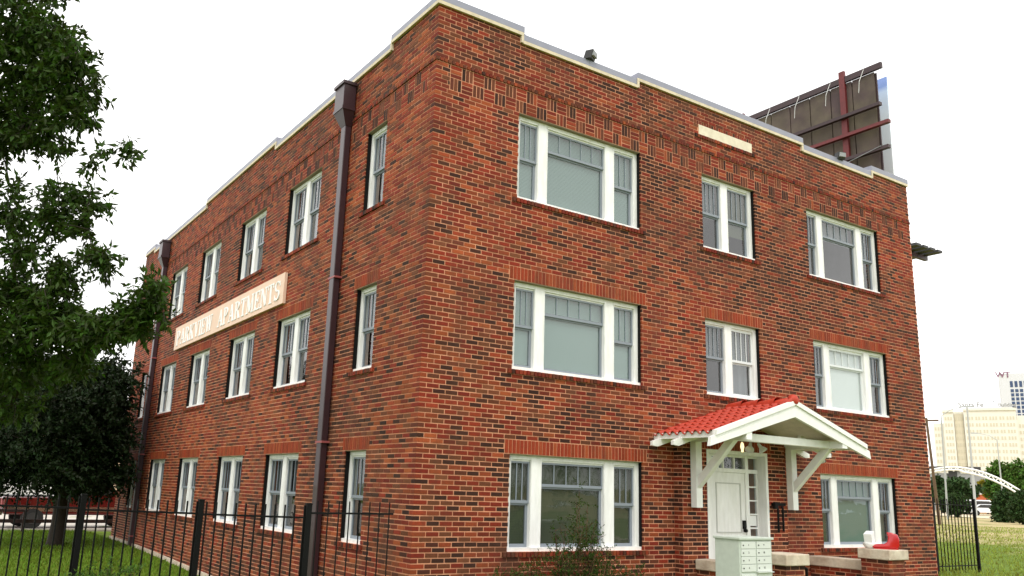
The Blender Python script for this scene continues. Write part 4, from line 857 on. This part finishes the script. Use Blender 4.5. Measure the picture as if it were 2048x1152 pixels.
for (u0, u1, v0, y) in ((1875, 1892, 858, 0), (1895, 1912, 838, -1.5), (1914, 1930, 838, .2), (1933, 2022, 838, -1.5), (2026, 2080, 853, 0)):
    v = v0
    while v < 960:
        u = u0 + 1.5
        while u < u1 - 3: wn.box(X(u), X(u + 3), y - .12, y - .01, Z(v + 6.5), Z(v)); u += 7.2 if int((u - u0) / 7.2) % 2 else 5.2
        v += 13
tag(link('window', wn.mesh('window', mat('w_far_win', (.60, .56, .43), .5)), T), kind='stuff')
for txt, u, sz_ in (('Santa Fe', 1946, 2.7), ('Building', 2010, 2.0)):
    q = num(txt, X(u), -2, Z(821) + .4, sz_, M['winfar'], T, ext=.15); q.name = 'rooftop_letters'
lb(T, 'antenna', M['grey'], [(X(1987), X(1988), 5, 5.3, Z(821), Z(792)), (X(1984), X(1991), 5, 5.3, Z(806), Z(805)), (X(1985), X(1990), 5, 5.3, Z(798), Z(797))])
D = 470; s = D / FPX
def Z(v): return (1016 - v) * s * 1.02 + OZ
T2 = bld('bank_tower', 'tall white tower with a dark blue window grid at the right edge', 1976, D)
lb(T2, 'wall', mat('w_tower_wall', (.62, .64, .67), .6), [(X(2003), X(2120), 0, 30, 0, Z(752))])
wn = MB()
for u in range(2020, 2110, 8):
    v = 784
    while v < 1000: wn.box(X(u), X(u + 5.5), -.15, -.01, Z(v + 6), Z(v)); v += 8.2
    wn.box(X(u), X(u + 5), -.15, -.01, Z(780), Z(768))
tag(link('window', wn.mesh('window', M['blueglass']), T2), kind='stuff')
num('WT', X(2009), -.2, Z(760), 4.4, M['purple'], T2, ext=.1).name = 'roof_logo'
D = 150; s = D / FPX
def Z(v): return (1016 - v) * s * 1.02 + OZ
B3 = bld('grey_building', 'low dark grey building behind the white arch', 1960, 175)
s = 175 / FPX; lb(B3, 'wall', M['grey'], [(X(1855), X(1980), 0, 12, 0, Z(945))]); lb(B3, 'roof', M['dark'], [(X(1852), X(1968), -.6, 12.5, Z(945) + .01, Z(937))]); lb(B3, 'window', M['dark'], [(X(1907), X(1925), -.1, -.01, Z(962), Z(946))])
s = 88 / FPX
AR = bld('arch_bridge', 'white steel truss arch behind the dark green trees', 1966, 88, 'bridge')
def archp(u, off): t = (u - 1915) / 105; return (X(u), 0, Z(938 + 38 * t * t + off))
for off in (0, 8.5):
    pts = [archp(u, off * (1 if u > 1925 else .6)) for u in range(1860, 2031, 8)]; link('arch_chord', MB().tube(pts, .10, 5).mesh('arch_chord', M['white']), AR)
br = MB(); us_ = list(range(1860, 2028, 12))
for i, u in enumerate(us_[:-1]): br.tube([archp(u, 0), archp(u + 6, 8)], .055, 4).tube([archp(u + 6, 8), archp(u + 12, 0)], .055, 4)
link('arch_brace', br.mesh('arch_brace', M['white']), AR)
lb(AR, 'panel', M['white'], [(X(1870), X(1904), .12, .2, Z(950), Z(942)), (X(1926), X(1946), .12, .2, Z(950), Z(941))])
WL = bld('orange_wall', 'long low orange brick wall behind the parked white cars', 1960, 140, 'wall'); s = 140 / FPX; lb(WL, 'wall', M['orange'], [(X(1922), X(2035), 0, .4, -.5, Z(990))]); lb(WL, 'wall_coping', M['white'], [(X(1922), X(2035), -.1, .5, Z(990) + .01, Z(989) + .06)])
# trees
def ftree(name, label, u, d, w, vt, vb, lm, seed, trunk=.15, conic=False, n=26, cat='tree', dens=26):
    p = gp(u, d); s_ = d / FPX; R_ = w / 2 * s_; zt = (1016 - vt) * s_ * 1.02 + 1.44; zb = (1016 - vb) * s_ * 1.02 + 1.44; r = random.Random(seed); cs = []
    for i in range(n):
        t = r.random(); a = r.uniform(0, 6.28); q = r.random() ** .5
        rad = R_ * ((1 - t) ** .7 * .95 + .08 if conic else math.sin(math.pi * (.12 + .80 * t)) ** .6) * q
        cs.append((p.x + math.cos(a) * rad, p.y + math.sin(a) * rad, zb + (zt - zb) * (t * .9 + .05), R_ * .30, R_ * .30, (zt - zb) * .13, 1))
    make_tree(name, label, tuple(p), cs, {'top': (p.x, p.y, zt - (zt - zb) * .2)}, trunk, lm, 'trees beyond the open lot', cat, dens, .5, d * .0042, d * .0028, seed, .3 if not conic else .1, droop=.1, spacing=.16)
ftree('deciduous_tree', 'dark round tree beneath the white arch', 1920, 115, 72, 964, 1003, 'conifer', 31, .2)
ftree('deciduous_tree', 'dark bushy tree partly hidden by the brick corner', 1885, 118, 44, 962, 1010, 'conifer', 32, .2)
ftree('round_bush', 'dark low bush behind the black side fence', 1912, 92, 50, 994, 1026, 'conifer', 33, .1, cat='bush')
ftree('deciduous_tree', 'tall bright green tree below the cream office block', 2012, 125, 62, 928, 1000, 'leaf3', 34, .25, n=34)
ftree('deciduous_tree', 'tall bright green tree cut off by the right edge', 2062, 122, 70, 922, 1000, 'leaf3', 35, .25, n=34)
ftree('deciduous_tree', 'small yellow leaved tree beside the orange wall', 1975, 128, 24, 968, 988, 'leafy', 36, .12, n=12)
ftree('conifer', 'dense dark juniper beside the white cars', 2010, 76, 40, 984, 1034, 'conifer', 37, .12, True, 30, dens=34)
ftree('conifer', 'dense dark juniper at the right edge of the lot', 2044, 70, 40, 988, 1038, 'conifer', 38, .12, True, 30, dens=34)
# poles
up = thing('utility_pole', 'leaning wooden utility pole with a crossarm beside the brick corner', 'pole', gp(1877, 62)); a = gp(1877, 62); b = at(1852.5, 836, 62)
MB().tube([a - Vector((0, 0, .3)), b], [.12, .08], 8).build('pole_shaft', M['pole'], up); cc_ = at(1854, 841, 62); MB().beam(cc_ - RGT * .12, cc_ + RGT * .75, .1, .12).build('crossarm', M['pole'], up)
def lamp(u0, ub, vt, d, arm, label, r=.09):
    a = gp(ub, d); b = at(u0, vt, d); o = thing('street_lamp', label, 'street lamp', a, 'street lamps beyond the lot'); MB().tube([a, b], [r, r * .6], 8).build('lamp_post', M['steelpole'], o)
    if arm:
        pts = [b, b + RGT * arm * .4 + Vector((0, 0, abs(arm) * .28)), b + RGT * arm + Vector((0, 0, abs(arm) * .42))]; MB().tube(pts, .04, 6).build('lamp_arm', M['steelpole'], o); MB().beam(pts[2], pts[2] + RGT * math.copysign(.7, arm), .25, .12).build('lamp_head', M['steelpole'], o)
lamp(1882, 1894, 832, 80, 2.0, 'pale steel street lamp with an arm nearest the brick corner'); lamp(1934, 1951, 815, 105, 0, 'thick white pole in front of the cream office block', .16); lamp(1994, 2008, 880, 100, -1.9, 'slim street lamp with its arm to the left in front of the bright green tree')
# wires from the utility pole
# ------------------------------------------------------------------ vehicles
def car(name, label, loc, yaw, prof, glassprof, W_, m, wheels, r, group=None, cat='car', extras=None):
    o = thing(name, label, cat, loc, group); o.rotation_euler = (0, 0, yaw)
    q = MB().prism(prof, 'y', -W_ / 2, W_ / 2); ob = link('body', q.mesh('body', m), o); bv = ob.modifiers.new('b', 'BEVEL'); bv.width = .06; bv.segments = 3
    g = MB().prism(glassprof, 'y', -W_ / 2 - .006, W_ / 2 + .006); link('window', g.mesh('window', M['dark']), o)
    for x in wheels:
        for sd_ in (-1, 1):
            wh = link('wheel', MB().lathe((0, 0, 0), [(r * .6, -.1), (r, -.09), (r, .09), (r * .6, .1)], 16, 'y').mesh('wheel', M['rubber'], False), o, (x, sd_ * (W_ / 2 - .08), r)); link('rim', MB().lathe((0, 0, 0), [(r * .55, -.112), (r * .5, .112)], 12, 'y').mesh('rim', M['dark']), wh)
    if extras: extras(o)
    return o
pick_prof = [(-2.7, .5), (-2.75, 1.12), (-.75, 1.15), (-.55, 1.80), (.75, 1.84), (1.25, 1.25), (2.5, 1.15), (2.62, .95), (2.62, .5)]
pick_gl = [(-.62, 1.22), (-.45, 1.72), (.66, 1.75), (1.05, 1.25)]
def px(o):
    link('bumper', MB().box(-2.86, -2.74, -.92, .92, .48, .68).mesh('bumper', M['chrome']), o); link('bumper', MB().box(2.6, 2.74, -.92, .92, .42, .62).mesh('bumper', M['chrome']), o)
    link('side_trim', MB().box(-2.6, 2.5, -1.012, -.99, .62, .80).box(-2.6, 2.5, .99, 1.012, .62, .80).mesh('side_trim', M['chrome']), o)
    for y in (-.75, .75): link('headlight', MB().box(2.58, 2.66, y - .14, y + .14, .78, .98).mesh('headlight', M['trackw']), o); link('tail_light', MB().box(-2.78, -2.72, y - .1, y + .1, .75, 1.05).mesh('tail_light', M['strap']), o)
    link('bed', MB().box(-2.6, -.85, -.85, .85, 1.13, 1.17).mesh('bed', M['dark']), o)
g1_ = gzf(.5, 32)
car('pickup_truck', 'dark red pickup truck parked behind the tree beside the brick side wall', (-.1, 26.4, gzf(.3, 26.4)), math.radians(6), pick_prof, pick_gl, 2.0, M['redpaint'], (-1.75, 1.7), .38, 'red trucks behind the lawn', 'pickup truck', px)
car('pickup_truck', 'red pickup truck at the left edge of the car park', (-5.9, 30.2, gzf(-5.9, 30.2)), math.radians(-40), pick_prof, pick_gl, 2.0, M['redpaint'], (-1.75, 1.7), .38, 'red trucks behind the lawn', 'pickup truck', px)
sed = [(-2.2, .35), (-2.2, .85), (-1.6, .98), (-1.0, 1.40), (.4, 1.42), (1.1, .98), (2.1, .82), (2.2, .4)]; sgl = [(-1.4, .98), (-.92, 1.34), (.35, 1.36), (.95, .98)]
van = [(-2.4, .4), (-2.45, 1.5), (-2.1, 1.95), (.9, 1.95), (1.6, 1.2), (2.4, 1.05), (2.5, .45)]; vgl = [(-2.2, 1.3), (-2.0, 1.8), (.8, 1.8), (1.35, 1.25)]
p = gp(1962, 112); car('van', 'white van parked in front of the orange wall', p, YAW + .25, van, vgl, 1.9, M['whitecar'], (-1.6, 1.6), .36, 'white vehicles by the orange wall', 'van')
p = gp(1977, 106); car('parked_car', 'white saloon car parked in front of the orange wall', p, YAW + .1, sed, sgl, 1.8, M['whitecar'], (-1.4, 1.35), .33, 'white vehicles by the orange wall', 'car')
# barrier rail at the lawn edge, tan building and white house on the left
RL = thing('guard_rail', 'low dark metal barrier rail along the far edge of the lawn', 'railing', (-4, 22.5, gzf(-4, 22.5))); MB().beam((-9, 22.5, .28), (-2.2, 22.5, .28), .06, .09).beam((-9, 22.5, -.08), (2.0, 22.8, -.05), .05, .12).build('rail', M['steeldark'], RL)
for x in (-8, -6, -4, -2.3): MB().box(x - .04, x + .04, 22.46, 22.54, gzf(x, 22.5) - .1, .24).build('post', M['steeldark'], RL)
TB_ = thing('tan_building', 'tan rendered building between the dark tree and the brick side wall', 'building', (8, 62, gzf(8, 62)))
MB().box(2.5, 16, 60, 72, -1, 4.9).build('wall', M['tan'], TB_); MB().box(2.3, 16.2, 59.8, 72.2, 4.91, 5.2).build('roof', M['grey'], TB_)
HS = thing('white_house', 'small white sided house behind the dark tree', 'house', (-4, 50, gzf(-4, 50))); MB().box(-9, 2.2, 48, 58, -1, 3.0).build('wall', M['skirt'], HS); MB().prism([(-9.4, 3.01), (2.6, 3.01), (-3.4, 5.4)], 'y', 47.6, 58.4).build('roof', M['grey'], HS)
for x in (.2, -3.0, -6.5): w_ = MB().box(x - .55, x + .55, 47.93, 47.99, 1.3, 2.5).build('window', M['dark'], HS); MB().box(x - .62, x + .62, 47.90, 47.929, 2.5, 2.58).box(x - .03, x + .03, 47.90, 47.929, 1.3, 2.49).build('window_frame', M['white'], w_)

tl_ = []; r3 = random.Random(77)  # trees out of view, added so the windows have something to reflect
for i in range(60):
    x = -58 + 2.0 * i + r3.uniform(-1, 1); y = -46 - 6 * math.sin(i * .3) + r3.uniform(-2, 2); g = gzf(x, y); h_ = 4.5 + 3.2 * abs(math.sin(i * .41)) + r3.uniform(0, 1.5)
    for k in range(3): tl_.append((x, y, g + h_ * (.25 + .3 * k), 1.7, 1.7, h_ * .2, 1))
V, F, st, dr = leaves(tl_, 34, .6, .42, .30, 8, .1, spacing=.2)
tag(link('reflection_trees', fastmesh('reflection_trees', V, F, M['leaf3'])), kind='stuff', cat='trees', label='unseen row of green trees behind the camera, added for the window reflections')
